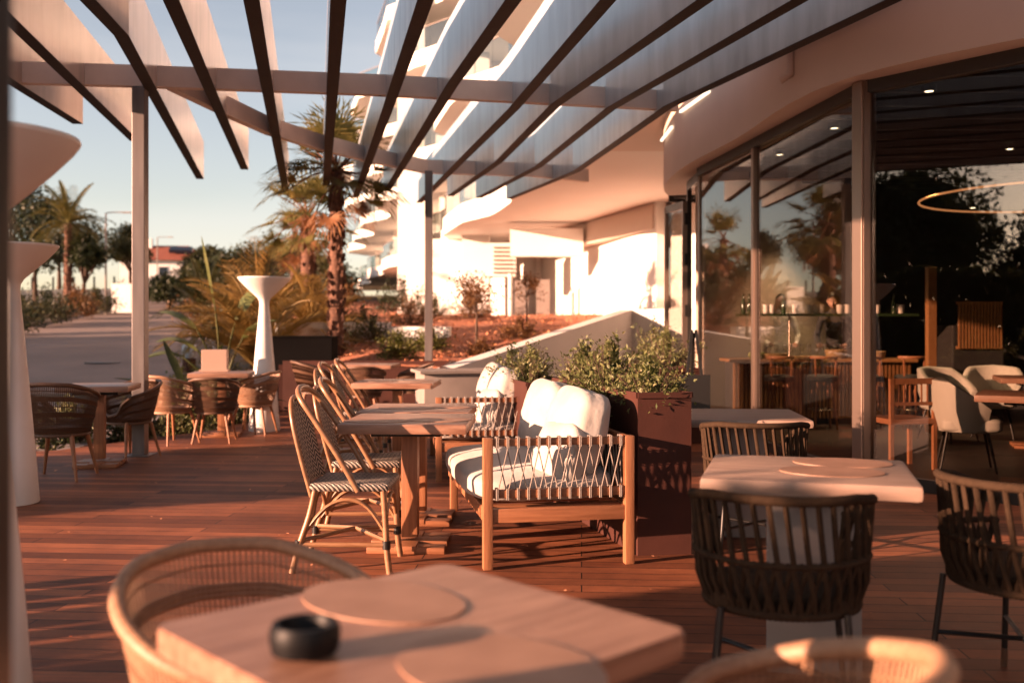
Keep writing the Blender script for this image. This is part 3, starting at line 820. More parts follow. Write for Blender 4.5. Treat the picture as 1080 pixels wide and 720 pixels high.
place_l((-.61,8.3,0), R(7), 'rear teak loveseat with cream cushions beside the far table')

# ------------------------------------------------------------------ rope tub chair (olive)
def rope_chair():
    t = thing('rope_chair', 'x', 'chair', (0,0,0), 0, 'brown rope dining chairs')
    def arc(a, r, z): return Vector((math.sin(R(a))*r, -math.cos(R(a))*r*.93, z))
    def rimh(a): return interp([(0,.765),(50,.765),(90,.74),(120,.69),(135,.63)], abs(a))
    A = 130
    rim = [arc(-A+2*A*j/60, .285, rimh(-A+2*A*j/60)) for j in range(61)]
    ctr = []
    rings = MB()
    for j in range(241):
        a = -A+2*A*j/240; p = arc(a, .285, rimh(a)); ctr.append(p)
    rings.tube(ctr, [.0175 if i % 2 else .0145 for i in range(241)], 8)
    rings.build('rim', M['rope_olive'], t, 60)
    mid = [arc(-A+2*A*j/180, .275, .565+.0*j) for j in range(181)]
    low = [arc(-180+2*j, .24, .405) for j in range(180)]
    rp = MB(); n = 27
    rp.tube(mid, [.0125 if i % 3 else .009 for i in range(181)], 6)
    rp.tube(low, [.017 if i % 2 else .014 for i in range(180)], 8, closed=True)
    for k in range(n):
        a = -A+2*A*k/(n-1)
        for sg, sh in ((1, 5.0), (1, -5.0)):
            if sh > 0 : b = a+6
            else: b = a-3
            q = arc(max(-A, min(A, b)), .272, .56)
            if sh > 0: rp.tube([arc(a, .285, rimh(a)), q], .0105, 6)
        b0 = a+4.5
        for e in (-8, 8):
            bb = max(-A, min(A, b0)); cc = max(-A, min(A, b0+e))
            rp.tube([arc(bb, .272, .565), arc((bb+cc)/2, .262+(.008 if e > 0 else -.008), .49), arc(cc, .242, .41)], .0098, 6)
    rp.build('rope_lacing', M['rope_olive'], t, 60)
    c = cushion((.44,.42,.07), .3, 5, .003).build('seat', M['rope_olive'], t, 180); c.location = (0,.02,.425)
    m = M['black_metal']
    for sx in (-1,1):
        for sy in (-1,1):
            o = MB().tube([(sx*.19,sy*.18,.41),(sx*.225,sy*.215,.0)], .011, 8).build('leg', m, t, 60)
            MB().tube([(sx*.2185,sy*.2085,.075),(sx*.2251,sy*.2151,-.0)], .0118, 8).build('foot_cap', M['brass'], o, 60)
    st = MB(); st.tube([(-.208,-.198,.2),(.208,.198,.2)], .009, 6); st.tube([(.208,-.198,.2),(-.208,.198,.2)], .009, 6)
    st.build('stretcher', m, t, 60)
    return t
r1 = rope_chair(); r1.location = (.885,3.28,0); r1.rotation_euler = (0,0,face(.22,1)); r1['label'] = 'brown rope chair seen from behind at the pale table'
dup(r1, (1.80,3.5,0), face(.9,.5), 'dark rope chair cut by the right edge of view')
dup(r1, (1.35,5.55,0), face(.05,1), 'dark rope chair behind the pale table by rust planter')

# ------------------------------------------------------------------ foliage helpers
def rand_dir(r, up=0.0):
    z = r.uniform(-1, 1)+up; a = r.uniform(0, 2*math.pi); k = math.sqrt(max(0, 1-min(1, z*z)))
    return Vector((k*math.cos(a), k*math.sin(a), z)).normalized()
def bush(mb, c, rad, n, ls, r, stems=None):
    """leafy bush built of twigs: each twig carries leaves"""
    c = Vector(c); rad = Vector(rad)
    nt_ = max(4, n//14)
    for _ in range(nt_):
        d = rand_dir(r, .35); k = r.uniform(.55, 1.08)*(1+.25*noise.noise(d*2+c))
        tip = c+Vector((d.x*rad.x, d.y*rad.y, d.z*rad.z))*k
        base = c+Vector((d.x*rad.x*.2, d.y*rad.y*.2, -rad.z*.5))
        if stems is not None: stems.tube([base, (base+tip)/2+rand_dir(r)*rad.x*.05, tip], [.006,.004,.002], 3)
        for i in range(14):
            t = r.uniform(.35, 1.05); p = base.lerp(tip, t)+rand_dir(r)*ls*1.1
            mb.leaf(p, (rand_dir(r)+(tip-base).normalized()*.6), rand_dir(r, .8), ls*r.uniform(.6,1.25), ls*r.uniform(.35,.6))
def planter(name, label, quad, h, bushes, seed, ls=.035):
    mb = MB(); mb.prism(quad, 0, h)
    t = thing(name, label, 'planter', (quad[0][0], quad[0][1], 0), 0, 'rust brown planters')
    o = MB().prism([(x-quad[0][0], y-quad[0][1]) for x, y in quad], 0, h-.03).build('box', M['corten'], t)
    cx = sum(q[0] for q in quad)/4; cy = sum(q[1] for q in quad)/4
    lipo = MB()
    qs = [Vector((x-quad[0][0], y-quad[0][1], 0)) for x, y in quad]
    for a, b in zip(qs, qs[1:]+qs[:1]):
        lipo.bar(a+Vector((0,0,h-.015)), b+Vector((0,0,h-.015)), .02, .03+.002)
    lipo.build('rim', M['corten'], t)
    r = random.Random(seed); fb = MB(); sb = MB()
    for c, rad, n in bushes: bush(fb, c, rad, n, ls, r, sb)
    f = tag(fb.build('shrub', M['leaf_mix']), 'x', 'shrub', 'leafy shrubs in the planters')
    sb.build('stem', M['bark'], f)
    return f
f = planter('planter', 'large rust brown planter behind the front loveseat', [(.71,5.62),(1.02,5.66),(.62,7.3),(.30,7.24)], .92,
    [((.82,5.95,.90),(.26,.34,.18),3400), ((.64,6.4,.93),(.28,.42,.25),5000), ((.50,6.85,.95),(.20,.34,.22),2600)], 1)
f['label'] = 'bushy variegated shrub in the large rust planter'
f = planter('planter', 'smaller rust brown planter behind the rear loveseat', [(.12,8.0),(.55,8.1),(.22,9.6),(-.2,9.5)], .84,
    [((.16,8.6,.88),(.24,.36,.24),3000), ((.0,9.3,.9),(.25,.3,.24),900)], 2)
f['label'] = 'leafy green shrub in the smaller rust planter'
f = planter('planter', 'distant rust brown planter by the folded glass door', [(1.5,10.9),(2.1,11.0),(2.0,12.4),(1.4,12.3)], .82,
    [((1.75,11.3,.98),(.42,.5,.28),1600), ((1.7,12.0,1.05),(.28,.35,.36),1000)], 3, .04)
f['label'] = 'dark green shrub in planter by the folded glass door'

# folded black sign/easel by the door
e = MB(); e.bar((1.78,10.6,0),(1.92,10.62,1.25), .03,.03); e.bar((2.12,10.6,0),(1.96,10.62,1.25), .03,.03); e.bar((1.95,10.95,0),(1.94,10.64,1.22), .03,.03); e.box((1.94,10.6,.5),(.34,.02,.55))
tag(e.build('easel', M['black_metal']), 'dark folded easel standing by the glass door', 'easel')

# black planter cabinet with pot plants
bb = MB(); bb.box((-3.22,15.45,.56), (.95,.5,1.12), 0, .01); 
o = tag(bb.build('planter_box', M['black_box']), 'tall matt black planter box beside the palm trunk', 'planter')
MB().box((-3.22,15.45,1.125), (.99,.54,.02)).build('rim', M['black_box'], o)

# ------------------------------------------------------------------ palms
def pinnate(mb, st, base, dirv, L_, droop, r, nl=34, ll=.42, lw=.035):
    p = Vector(base); d = dirv.normalized(); pts = [p.copy()]
    n = 14; side0 = d.cross(Vector((0,0,1))).normalized()
    for i in range(n):
        d = (d+Vector((0,0,-droop/n*(1+i*.12)))).normalized(); p = p+d*(L_/n); pts.append(p.copy())
    st.tube(pts, [.022*(1-i/(n+1))*L_/1.6+.003 for i in range(n+1)], 4)
    for k in range(nl):
        u = .14+.86*k/nl; x = u*n; i = min(n-1, int(x)); q = pts[i].lerp(pts[i+1], x-i); dd = (pts[i+1]-pts[i]).normalized()
        sd = dd.cross(Vector((0,0,1))); sd = sd.normalized() if sd.length > .05 else side0
        l = ll*math.sin(math.pi*min(1, .15+.85*u))**.6
        for s_ in (-1,1):
            v = (sd*s_+dd*.75+Vector((0,0,.25-.3*r.random()))).normalized()
            mb.leaf(q, v, Vector((0,0,1)), l*r.uniform(.8,1.1), lw)
def fanleaf(mb, st, base, dirv, L_, r, fan=.55, droop=.5, ns=22):
    p = Vector(base); d = dirv.normalized(); mid = p+d*L_*.5+Vector((0,0,-droop*.1)); e = p+d*L_+Vector((0,0,-droop*.45))
    st.tube([p, mid, e], [.016,.011,.008], 4)
    dd = (e-mid).normalized(); sd = dd.cross(Vector((0,0,1))); sd = sd.normalized() if sd.length > .1 else Vector((1,0,0))
    up = sd.cross(dd)
    for k in range(ns):
        a = R(-115+230*k/(ns-1)+r.uniform(-3,3)); v = (dd*math.cos(a)+sd*math.sin(a)).normalized()
        v = (v+up*.25).normalized()
        l = fan*(1-.25*abs(a)/2)*r.uniform(.85,1.1); q = e+v*l*.62
        mb.leaf(e, v, up, l*.75, .035*fan/.5)
        v2 = (v+Vector((0,0,-.8*droop-.4*r.random()))).normalized()
        mb.leaf(q, v2, up, l*.5, .025*fan/.5)
def palm_trunk(h, r0, r1, lean=0):
    mb = MB(); n = int(h*26); pts = []; rs = []
    for i in range(n+1):
        t = i/n; pts.append((lean*t*t, 0, h*t)); rs.append((r0+(r1-r0)*t)*(1+.10*(i % 2)+.05*noise.noise(Vector((i*.7,0,0)))))
    mb.tube(pts, rs, 14)
    r = random.Random(int(h*100))
    for i in range(int(h*70)):      # old leaf bases
        t = r.random(); a = r.uniform(0, 6.283); rr = r0+(r1-r0)*t
        p = Vector((lean*t*t+math.cos(a)*rr, math.sin(a)*rr, h*t)); d = Vector((math.cos(a)*.5, math.sin(a)*.5, 1))
        mb.leaf(p, d, Vector((math.cos(a), math.sin(a), 0)).cross(d)*-1+Vector((0,0,.01)), .10, .09)
        mb.tube([p, p+d.normalized()*.06+Vector((math.cos(a),math.sin(a),0))*.02], [.022,.010], 4)
    return mb
def fan_palm(loc, h, r0, label, seed, crown=1.0, ng=34, nd=22):
    t = thing('fan_palm', label, 'palm tree', loc, 0, 'fan palms beside the hotel')
    r = random.Random(seed)
    palm_trunk(h, r0, r0*.72).build('trunk', M['palm_bark'], t, 60)
    g = MB(); gs = MB(); dd = MB(); dz = MB()
    for k in range(ng):
        a = k*2.399+r.uniform(-.2,.2); el = R(r.uniform(-22, 80)); d = Vector((math.cos(a)*math.cos(el), math.sin(a)*math.cos(el), math.sin(el)))
        fanleaf(g, gs, (0,0,h-.05+.1*r.random()), d, crown*r.uniform(.6,.85), r, crown*r.uniform(.5,.65), .35+.3*(el < .5))
    for k in range(nd):
        a = k*2.399+r.uniform(-.3,.3); el = R(r.uniform(-50, -5)); d = Vector((math.cos(a)*math.cos(el), math.sin(a)*math.cos(el), math.sin(el)))
        fanleaf(dd, gs, (0,0,h-.08-.15*r.random()), d, crown*r.uniform(.35,.6), r, crown*r.uniform(.35,.5), .9)
    c = g.build('crown', M['palm_green'], t); gs.build('frond_stalk', M['palm_dead'], c)
    dd.build('dead_fronds', M['palm_dead'], t)
    return t
fan_palm((-2.98,16.9,.55), 3.35, .125, 'tall fan palm with red brown trunk and rusty skirt', 5, 1.05, 38, 5)
fan_palm((-4.3,21.0,.6), 3.0, .17, 'second fan palm behind the tall one', 6, 1.0, 26, 3)
fan_palm((-7.2,33.0,.9), 3.4, .15, 'third slim fan palm farthest behind the trunk', 9, 1.0, 22, 5)
def feather_palm(loc, h, label, seed, L_=1.9, n=30, matl='palm_gold', group='feathery palms', el=(20,85), r0=.14):
    t = thing('feather_palm', label, 'palm tree', loc, 0, group)
    r = random.Random(seed)
    palm_trunk(h, r0, r0*.75).build('trunk', M['palm_bark'], t, 60)
    g = MB(); gs = MB()
    for k in range(n):
        a = k*2.399; e = R(r.uniform(*el)); d = Vector((math.cos(a)*math.cos(e), math.sin(a)*math.cos(e), math.sin(e)))
        pinnate(g, gs, (0,0,h), d, L_*r.uniform(.8,1.1), r.uniform(.5,1.3), r, int(26*min(1.4, L_)), .26*L_, .03*L_/1.5)
    c = g.build('crown', M[matl], t); gs.build('frond_stalk', M[matl], c)
    return t
feather_palm((-4.35,17.2,.15), .35, 'golden feather palm growing behind the white pedestal', 11, 2.0, 34)
feather_palm((-5.2,20.5,.2), .8, 'taller golden feather palm behind the pedestal plants', 12, 2.2, 30)
feather_palm((-3.9,19.5,.6), .5, 'golden feather palm between pedestal and palm trunk', 13, 1.7, 26)
feather_palm((-22.3,50.0,1.8), 4.6, 'tall feather palm on a bare trunk left of road', 14, 2.3, 34, 'palm_green', 'feathery palms', (-10,85), .2)
feather_palm((-12.4,40.0,1.2), .6, 'spiky dark palm clump on the far road verge', 15, 2.2, 30, 'leaf_olive')

# strelitzia / banana plant
def paddle_plant(loc, leaves, label, seed, name='banana_plant'):
    t = thing(name, label, 'plant', loc, 0)
    r = random.Random(seed); lf = MB(); st = MB()
    for (ax, ay, hl, ll, w, lean) in leaves:
        p0 = Vector((ax*.05, ay*.05, 0)); p1 = Vector((ax*.4, ay*.4, hl*.6)); p2 = Vector((ax, ay, hl))
        pts = smoothpts([p0, p1, p2], 5); st.tube(pts, [.03-.018*i/10 for i in range(len(pts))], 6)
        d = (p2-p1).normalized(); sd = d.cross(Vector((ax, ay, .3))).normalized()
        n = 10; o = len(lf.v); p = p2.copy()
        for i in range(n+1):
            u = i/n; hw = w*.5*math.sin(math.pi*min(1, .06+.94*u))**.7
            nn = sd.cross(d).normalized()
            lf.v += [tuple(p+sd*hw+nn*hw*.35), tuple(p), tuple(p-sd*hw+nn*hw*.35)]
            d = (d+Vector((ax*.12, ay*.12, -lean/n))).normalized(); p = p+d*ll/n
        for i in range(n):
            for j in (0,1): lf.f.append((o+i*3+j, o+i*3+j+1, o+(i+1)*3+j+1, o+(i+1)*3+j))
    lf.build('leaves', M['paddle'], t, 180); st.build('stalk', M['leaf_ground'], t, 60)
    return t
paddle_plant((-4.75,16.3,-.1), [(-.12,0,1.75,1.15,.16,.1),(-.45,.1,1.35,.8,.34,1.3),(.4,-.2,1.2,.8,.32,1.2),(-.3,-.3,1.0,.8,.3,1.5),(.15,.3,1.5,.9,.3,.9),(-.7,.1,.9,.7,.3,1.4)], 'banana plant with one tall rolled leaf left of pedestal', 1)
paddle_plant((-4.15,12.95,-.1), [(-.35,0,.45,.75,.15,.5),(.3,0,.5,.75,.15,.5),(-.15,.1,.6,.75,.14,.3),(.15,-.1,.6,.7,.14,.3),(-.55,.05,.3,.75,.14,.6),(.5,.1,.35,.7,.14,.6),(0,-.3,.4,.6,.15,.7)], 'dark sword leaved plant at deck edge behind grey post', 2, 'sword_plant')
bpy.data.objects['sword_plant'].children[0].data.materials[0] = M['leaf_dark']

# shrubs along the deck edge and in the garden
def shrub(name, label, loc, rad, n, ls, m, seed, group, stems=True):
    r = random.Random(seed); fb = MB(); sb = MB()
    bush(fb, (0,0,rad[2]*.8), rad, n, ls, r, sb)
    o = fb.build(name, M[m]); o.location = loc; tag(o, label, 'shrub', group)
    if stems: sb.build('stem', M['bark'], o)
    return o
EDGE = [(-5.6,10.75,.35,'leaf_mix','leftmost low leafy shrub along the deck edge'),(-5.0,11.2,.42,'leaf_mix','yellow green shrub behind the shaded table'),(-4.45,11.7,.4,'leaf_olive','low shrub at foot of the grey post'),
        (-4.1,12.5,.36,'leaf_mix','low shrub behind sunlit wicker chair'),(-3.85,13.4,.38,'leaf_olive','shrub behind the menu block table'),(-3.9,14.3,.42,'leaf_mix','shrub at the deck corner behind pedestal'),
        (-4.5,15.2,.5,'leaf_mix','round shrub below the banana plant'),(-5.3,15.9,.5,'leaf_ground','lime shrub at the road edge by banana plant'),(-5.4,18.2,.6,'leaf_mix','taller bright shrub where road meets garden'),(-6.0,20.2,.6,'leaf_ground','lime green shrub beyond the banana plant')]
for i, (x, y, s_, m_, lab) in enumerate(EDGE):
    shrub('shrub', lab, (x, y, H(x, y)), (s_*1.1, s_, s_*.75), 1500, .07, m_, 40+i, 'shrubs along the deck edge')
GARD = [(-3.1,20.8,.5,'leaf_dark','dark shrub right of the palm trunk'),(-2.3,22.5,.55,'leaf_orange','rusty bush behind low white wall'),(-1.4,17.0,.38,'leaf_ground','lime mound of ground cover by far post'),
        (-1.8,15.9,.36,'leaf_ground','lime mound beside small wicker table'),(.15,19.4,.4,'leaf_orange','orange bush beside the young tree'),
        (-4.6,25.5,.9,'leaf_orange','broad rusty shrub left of hotel'),(-3.2,29,.9,'leaf_dark','broad dark shrub before the hotel'),
        (-6.4,30,1.3,'leaf_olive','olive shrub beyond the fan palms'),(-2.0,25.8,.5,'leaf_olive','olive shrub below hotel corner'),(-1.0,24.6,.6,'leaf_orange','reddish shrub at base of hotel wall'),(-.5,16.3,.22,'leaf_orange','tiny dry shrub in the mulch near ramp wall'),
        (-2.6,18.6,.5,'leaf_olive','low shrub against the low white wall')]
for i, (x, y, s_, m_, lab) in enumerate(GARD):
    z = max(soil_h(x, y), H(x, y))-.02
    shrub('shrub', lab, (x, y, z), (s_*1.15, s_, s_*.7), int(1400 if s_ < 1 else 2600), .06 if s_ < .7 else .10, m_, 70+i, 'shrubs in the mulch garden')
# low white garden walls
g = MB(); g.bar((-4.4,18.6,1.0),(-2.4,19.6,1.02), .2, .7); g.bar((-2.38,19.61,1.0),(-1.2,19.4,1.0), .2, .55)
tag(g.build('garden_wall', M['white_paint']), 'low white garden wall behind the palm trunk', 'wall')
# young tree with stake
def tree(name, label, loc, h, cr, seed, matl, ls=.18, nl=5000, trunk_r=.2, ch=.5, group='trees', cat='tree', squash=.8, lumps=9):
    t = thing(name, label, cat, loc, 0, group)
    r = random.Random(seed); wood = MB(); lf = MB()
    top = h-cr*squash*.9
    tp = [(0,0,0),(r.uniform(-.1,.1)*h*.1,0,h*ch*.5),(r.uniform(-.1,.1)*h*.15,r.uniform(-.1,.1)*h*.1,h*ch)]
    tp = smoothpts(tp, 4); wood.tube(tp, [trunk_r*(1-.5*i/(len(tp)-1)) for i in range(len(tp))], 8)
    c0 = Vector(tp[-1]); cen = Vector((c0.x, c0.y, h-cr*squash)); clumps = []
    for k in range(lumps):
        d = rand_dir(r, .15); q = cen+Vector((d.x*cr, d.y*cr, d.z*cr*squash))*r.uniform(.45,.85)
        clumps.append((q, cr*r.uniform(.26,.5)))
        m_ = c0.lerp(q, .5)+rand_dir(r)*cr*.12
        wood.tube([c0, m_, q], [trunk_r*.4, trunk_r*.22, trunk_r*.07], 5)
        for _ in range(3):
            d2 = rand_dir(r); wood.tube([m_.lerp(q, r.random()), q+d2*cr*.3], [trunk_r*.1, trunk_r*.04], 3)
    clumps.append((cen, cr*.5))
    for _ in range(nl):
        q, rr = clumps[r.randrange(len(clumps))]
        d = rand_dir(r); k = r.random()**.45*(1+.55*noise.noise(d*2.2+q)); p = q+Vector((d.x, d.y, d.z*.8))*rr*k*1.15
        lf.leaf(p, rand_dir(r, -.1), rand_dir(r, .8), ls*r.uniform(.6,1.3), ls*r.uniform(.35,.6))
    wood.build('trunk', M['bark'], t, 60); lf.build('crown', M[matl], t)
    return t
tree('young_tree', 'young orange leaved tree in the mulch slope', (-.62,17.6,.95), 1.25, .5, 3, 'leaf_orange', .07, 1100, .035, .45, 'young garden trees')
tree('young_tree', 'slim young tree high on the mulch slope', (.35,23.0,1.3), 1.3, .5, 4, 'leaf_orange', .08, 500, .03, .5, 'young garden trees')

# ------------------------------------------------------------------ far left background
rb = random.Random(99)
BG = [ # px, Y, height, crown radius, material, label
 (8,58,8.0,3.0,'leaf_dark','dark tree at the extreme left beyond the road'),
 (38,55,5.8,3.0,'leaf_dark','rounded tree left of the tall feather palm'),
 (62,60,6.3,2.8,'leaf_olive','tree behind the tall feather palm'),
 (88,50,3.9,1.1,'leaf_dark','narrow dark tree right of the feather palm'),
 (138,66,5.0,1.7,'leaf_olive','rounded tree left behind the grey post'),
 (178,56,2.4,1.6,'leaf_dark','low dark tree in front of the red roofed house'),
 (212,60,3.6,1.8,'leaf_olive','tree right of the red roofed house'),
 (232,48,3.0,1.6,'leaf_dark','bushy tree on the verge behind banana plant'),
 (255,56,3.8,2.2,'leaf_dark','tree beyond the golden palms'),
 (290,62,4.0,2.4,'leaf_olive','tree behind the fan palms'),
 (318,70,4.0,2.4,'leaf_orange','rusty tree far behind the fan palms'),
 (350,60,3.0,2.0,'leaf_olive','low tree far behind the tall palm trunk'),
 (-60,60,9,3.6,'leaf_dark','tall dark tree beyond the left frame edge')]
for i, (px, Y, h, cr, m_, lab) in enumerate(BG):
    x = (px-540)*Y/F
    tree('broadleaf_tree', lab, (x, Y, H(x, Y)), h, cr, 200+i, m_, .26, 4200, .18, .4, 'trees beyond the road', lumps=11)
VG = [(20,40,1.0),(50,42,1.1),(80,46,1.0),(102,50,.9),(5,36,1.0),(222,40,1.1),(238,34,.9),(212,52,1.2),(150,62,1.2),(178,64,1.3)]
for i, (px, Y, s_) in enumerate(VG):
    x = (px-540)*Y/F
    shrub('shrub', ['dark verge shrub at extreme left of the road','second verge shrub along the left road edge','verge shrub below the feather palm trunk','small verge shrub beside the street lamp','near verge shrub hidden by white dish','shrub on right road verge beyond banana plant','orange tinted shrub near the road bend','far shrub at right end of the road','shrub behind the white utility box','shrub in front of the far house'][i],
        (x, Y, H(x, Y)), (s_*1.5, s_, s_*.8), 1500, .16, ('leaf_olive','leaf_dark','leaf_orange')[i % 3], 300+i, 'shrubs on the road verges')
# fence & wall on the left verge
fn = thing('boundary_fence', 'pale boundary wall with thin posts left of the road', 'fence', (0,0,0))
a0, a1 = Vector((-27.5,46,0)), Vector((-25.5,58,0))
mb = MB(); mb.bar((-34,52,H(0,52)+.5),(-22.6,58,H(0,58)+.55), .2, 1.1); mb.build('wall', M['white_paint'], fn)
for k in range(12):
    p = Vector((-34,52,0)).lerp(Vector((-22.6,58,0)), (k+.5)/12)
    MB().box((p.x, p.y, H(0, p.y)+1.3), (.08,.08,1.0)).build('fence_post', M['black_metal'], fn)
# utility box, bollard, lamps
ub = MB().box((0,0,.75), (1.05,.5,1.5), 0, .02); ub.box((0,0,.04),(1.15,.6,.08))
o = ub.build('utility_box', M['white_paint']); o.location = (-20.3,52,H(0,52)); tag(o, 'white utility box beside the road left of grey post', 'utility box')
ub = MB().box((0,0,.32), (.35,.35,.64), 0, .02); ub.box((0,0,.66),(.4,.4,.04))
o = ub.build('bollard', M['white_paint']); o.location = (-17.2,52.5,H(0,52.5)); tag(o, 'short white bollard at the far road edge', 'bollard')
lb = MB().box((-1.2,0,.25), (2.6,.2,.5)); o = lb.build('low_wall', M['kerb']); o.location = (-14.3,53.5,H(0,53.5)); tag(o, 'low pale wall beside the white bollard', 'wall')
def street_lamp(loc, h, lab):
    t = thing('street_lamp', lab, 'street lamp', loc, 0, 'street lamps along the road')
    MB().tube([(0,0,0),(0,0,h)], [.07,.04], 8).build('pole', M['kerb'], t, 60)
    MB().tube([(0,0,h),(.3,0,h+.04),(.9,0,h+.04)], .03, 6).build('arm', M['kerb'], t, 60)
    MB().box((1.05,0,h+.03), (.45,.16,.07), 0, .02).build('lamp_head', M['kerb'], t)
street_lamp((-20.4,50,H(0,50)), 5.1, 'street lamp left of the grey post, nearer one')
street_lamp((-28.5,80,H(0,80)), 4.7, 'farther street lamp above the house roof')
gl = thing('garden_light', 'small garden light with pale blue shade at road edge', 'garden light', (-7.85,24.2,H(0,24.2)))
MB().lathe([(.16,0),(.16,.35)], 16).build('base', M['corten'], gl, 60)
MB().lathe([(.17,.36),(.17,.66),(.15,.68)], 20).build('lamp_shade', M['lamp_blue'], gl, 60)
# house with red roof
def house():
    x, y = -38.4, 112; z = H(0, y)
    t = thing('house', 'distant white house with red tiled roof and chimney', 'house', (x, y, z), R(8))
    w, d, h = 9, 8, 4.7
    MB().box((0,0,h/2), (w, d, h)).build('wall', M['white_paint'], t)
    rf = MB(); rf.add([(-w/2-.6,-d/2-.6,h+.003),(w/2+.6,-d/2-.6,h+.003),(w/2+.6,d/2+.6,h+.003),(-w/2-.6,d/2+.6,h+.003),(-w/2+2.5,0,h+1.9),(w/2-2.5,0,h+1.9)],
        [(0,1,5,4),(1,2,5),(2,3,4,5),(3,0,4),(3,2,1,0)])
    ro = rf.build('roof', M['roof_tile'], t)
    MB().box((-2.2,-.6,h+1.9), (.7,.7,1.4)).build('chimney', M['white_paint'], ro)
    MB().box((1.6,-2.6,h+1.25), (2.4,1.0,.4), Matrix.Rotation(R(25),4,'X')).build('solar_heater', M['solar'], ro)
    for wx in (-3,0,3):
        for wz in (1.2,3.5):
            o = MB().box((wx,-d/2-.01,wz), (1.1,.06,1.2)).build('window', M['white_paint'], t)
            MB().box((wx,-d/2-.05,wz), (.9,.03,1.0)).build('pane', M['solar'], o)
house()

# ------------------------------------------------------------------ hotel
FE = [(13,1.5),(16,1.05),(20,.7),(26,-.35),(32,-1.6),(41,-3.4),(60,-8.0),(83,-12.6)]
def edge_x(y, fl):
    x = interp(FE, y)
    def trap(ph, per): u = ((y-ph)/per) % 1.0; return min(1, max(0, min(u, .72-u)*6))
    if fl == 1: x -= .5*trap(27, 11)
    if fl == 2: x -= 1.1*trap(14.5, 10.5)
    if fl == 3: x -= 1.5*trap(33, 13)
    if fl == 4: x -= 1.9*trap(37, 13)
    return x
def hotel():
    t = thing('hotel', 'white hotel with curved balconies and glass balustrades', 'building')
    floors = [(1,4.28,17.0),(2,7.3,13.5),(3,10.3,24),(4,13.3,26),(5,16.3,28)]
    W = M['hotel']
    for k, z, y0 in floors:
        ys = []; y = y0
        while y < 86: ys.append(y); y += .6 if y < 45 else 1.5
        pts = [(edge_x(y, k), y) for y in ys]
        poly_in = [(x+9, y) for x, y in pts]
        mb = MB(); n = len(pts); th = .34 if k == 1 else .32
        for (x, y), (xi, yi) in zip(pts, poly_in):
            mb.v += [(x, y, z), (x, y, z+th), (xi, yi, z+th), (xi, yi, z)]
        for i in range(n-1):
            for j in range(4): mb.f.append((i*4+j, i*4+(j+1) % 4, (i+1)*4+(j+1) % 4, (i+1)*4+j))
        mb.f += [(3,2,1,0), tuple((n-1)*4+j for j in range(4))]
        o = mb.build('balcony_slab', W, t, 35)
        if k == 5: continue
        # upstand and glass balustrade
        up = MB(); gl = MB()
        for (x, y), (c, d) in zip(pts, pts[1:]):
            up.bar((x+.08, y, z+th+.11), (c+.08, d, z+th+.11), .14, .22)
            gl.bar((x+.08, y, z+th+.60), (c+.08, d, z+th+.60), .015, .76)
        up.build('upstand', W, o); gl.build('balustrade', M['balustrade_glass'], o)
        rl = MB()
        for i, ((x, y), (c, d)) in enumerate(zip(pts, pts[1:])):
            rl.bar((x+.08, y, z+th+1.0), (c+.08, d, z+th+1.0), .04, .03)
            if i % 3 == 0: rl.box((x+.09, y, z+th+.6), (.03,.03,.78))
        rl.build('handrail', M['kerb'], o)
    # walls per storey
    zs = [1.2,4.62,7.62,10.62,13.62]; ztop = [4.28,7.3,10.3,13.3,16.3]
    for s_ in range(5):
        mb = MB(); wd = MB()
        y0 = 24.0 if s_ == 0 else (15 if s_ == 1 else 22)
        y = y0
        while y < 84:
            y2 = min(84, y+ (6.0 if y < 45 else 9.0))
            xa, xb = interp(FE, y)+3.4, interp(FE, y2)+3.4
            if s_ == 0 and y < 31: xa, xb = interp(FE, y)+3.6, interp(FE, y2)+3.6
            mb.bar((xa, y, (zs[s_]+ztop[s_])/2), (xb, y2-.001, (zs[s_]+ztop[s_])/2), .25, ztop[s_]-zs[s_]-.004)
            # party wall
            if s_ > 0: mb.bar((xa-.13, y2, (zs[s_]+ztop[s_])/2), (xb-2.3, y2, (zs[s_]+ztop[s_])/2), .22, ztop[s_]-zs[s_]-.008)
            if s_ > 0:
                u = Vector((xb-xa, y2-y, 0)).normalized(); a = Vector((xa, y, 0))+u*1.2; b = Vector((xa, y, 0))+u*3.9
                nrm = Vector((-.14,0,0))
                wd.bar(a+nrm+Vector((0,0,zs[s_]+1.15)), b+nrm+Vector((0,0,zs[s_]+1.15)), .05, 2.2)
                fr_ = MB(); n2 = nrm+Vector((-.04,0,0)); zc = zs[s_]+1.15
                for tt in (0,.33,.66,1): q = a.lerp(b, tt)+n2; fr_.box((q.x, q.y, zc), (.06,.07,2.24))
                fr_.bar(a+n2+Vector((0,0,zc+1.1)), b+n2+Vector((0,0,zc+1.1)), .06,.07); fr_.build('door_frame', M['kerb'], t)
            y = y2
        mb.build('wall', W, t)
        if wd.v: wd.build('patio_door', M['solar'], t)
    # big piers
    for (x, y, w, d, z1) in ((-3.75,38.5,1.0,3.0,16.3),(-1.2,34.0,.9,2.2,16.3)):
        MB().box((x, y, z1/2+.3), (w, d, z1-.6)).build('pier', W, t)
    # ground floor volumes below the soffit
    mb = MB(); mb.box((-2.05,35.5,2.7), (1.9,2.4,3.14)); mb.build('stair_block', W, t)
    cv = MB(); cv.box((-.35,31.5,3.35), (.95,.7,1.05)); 
    o = cv.build('louvre_box', W, t)
    lv = MB()
    for k in range(7): lv.box((-.27,31.12,2.95+k*.13), (.62,.05,.045), Matrix.Rotation(R(35),4,'X'))
    lv.build('louvre', M['kerb'], o)
    bm_ = MB(); bm_.box((1.0,28.8,3.68), (2.1,.4,.8)); bm_.build('duct_box', W, t)
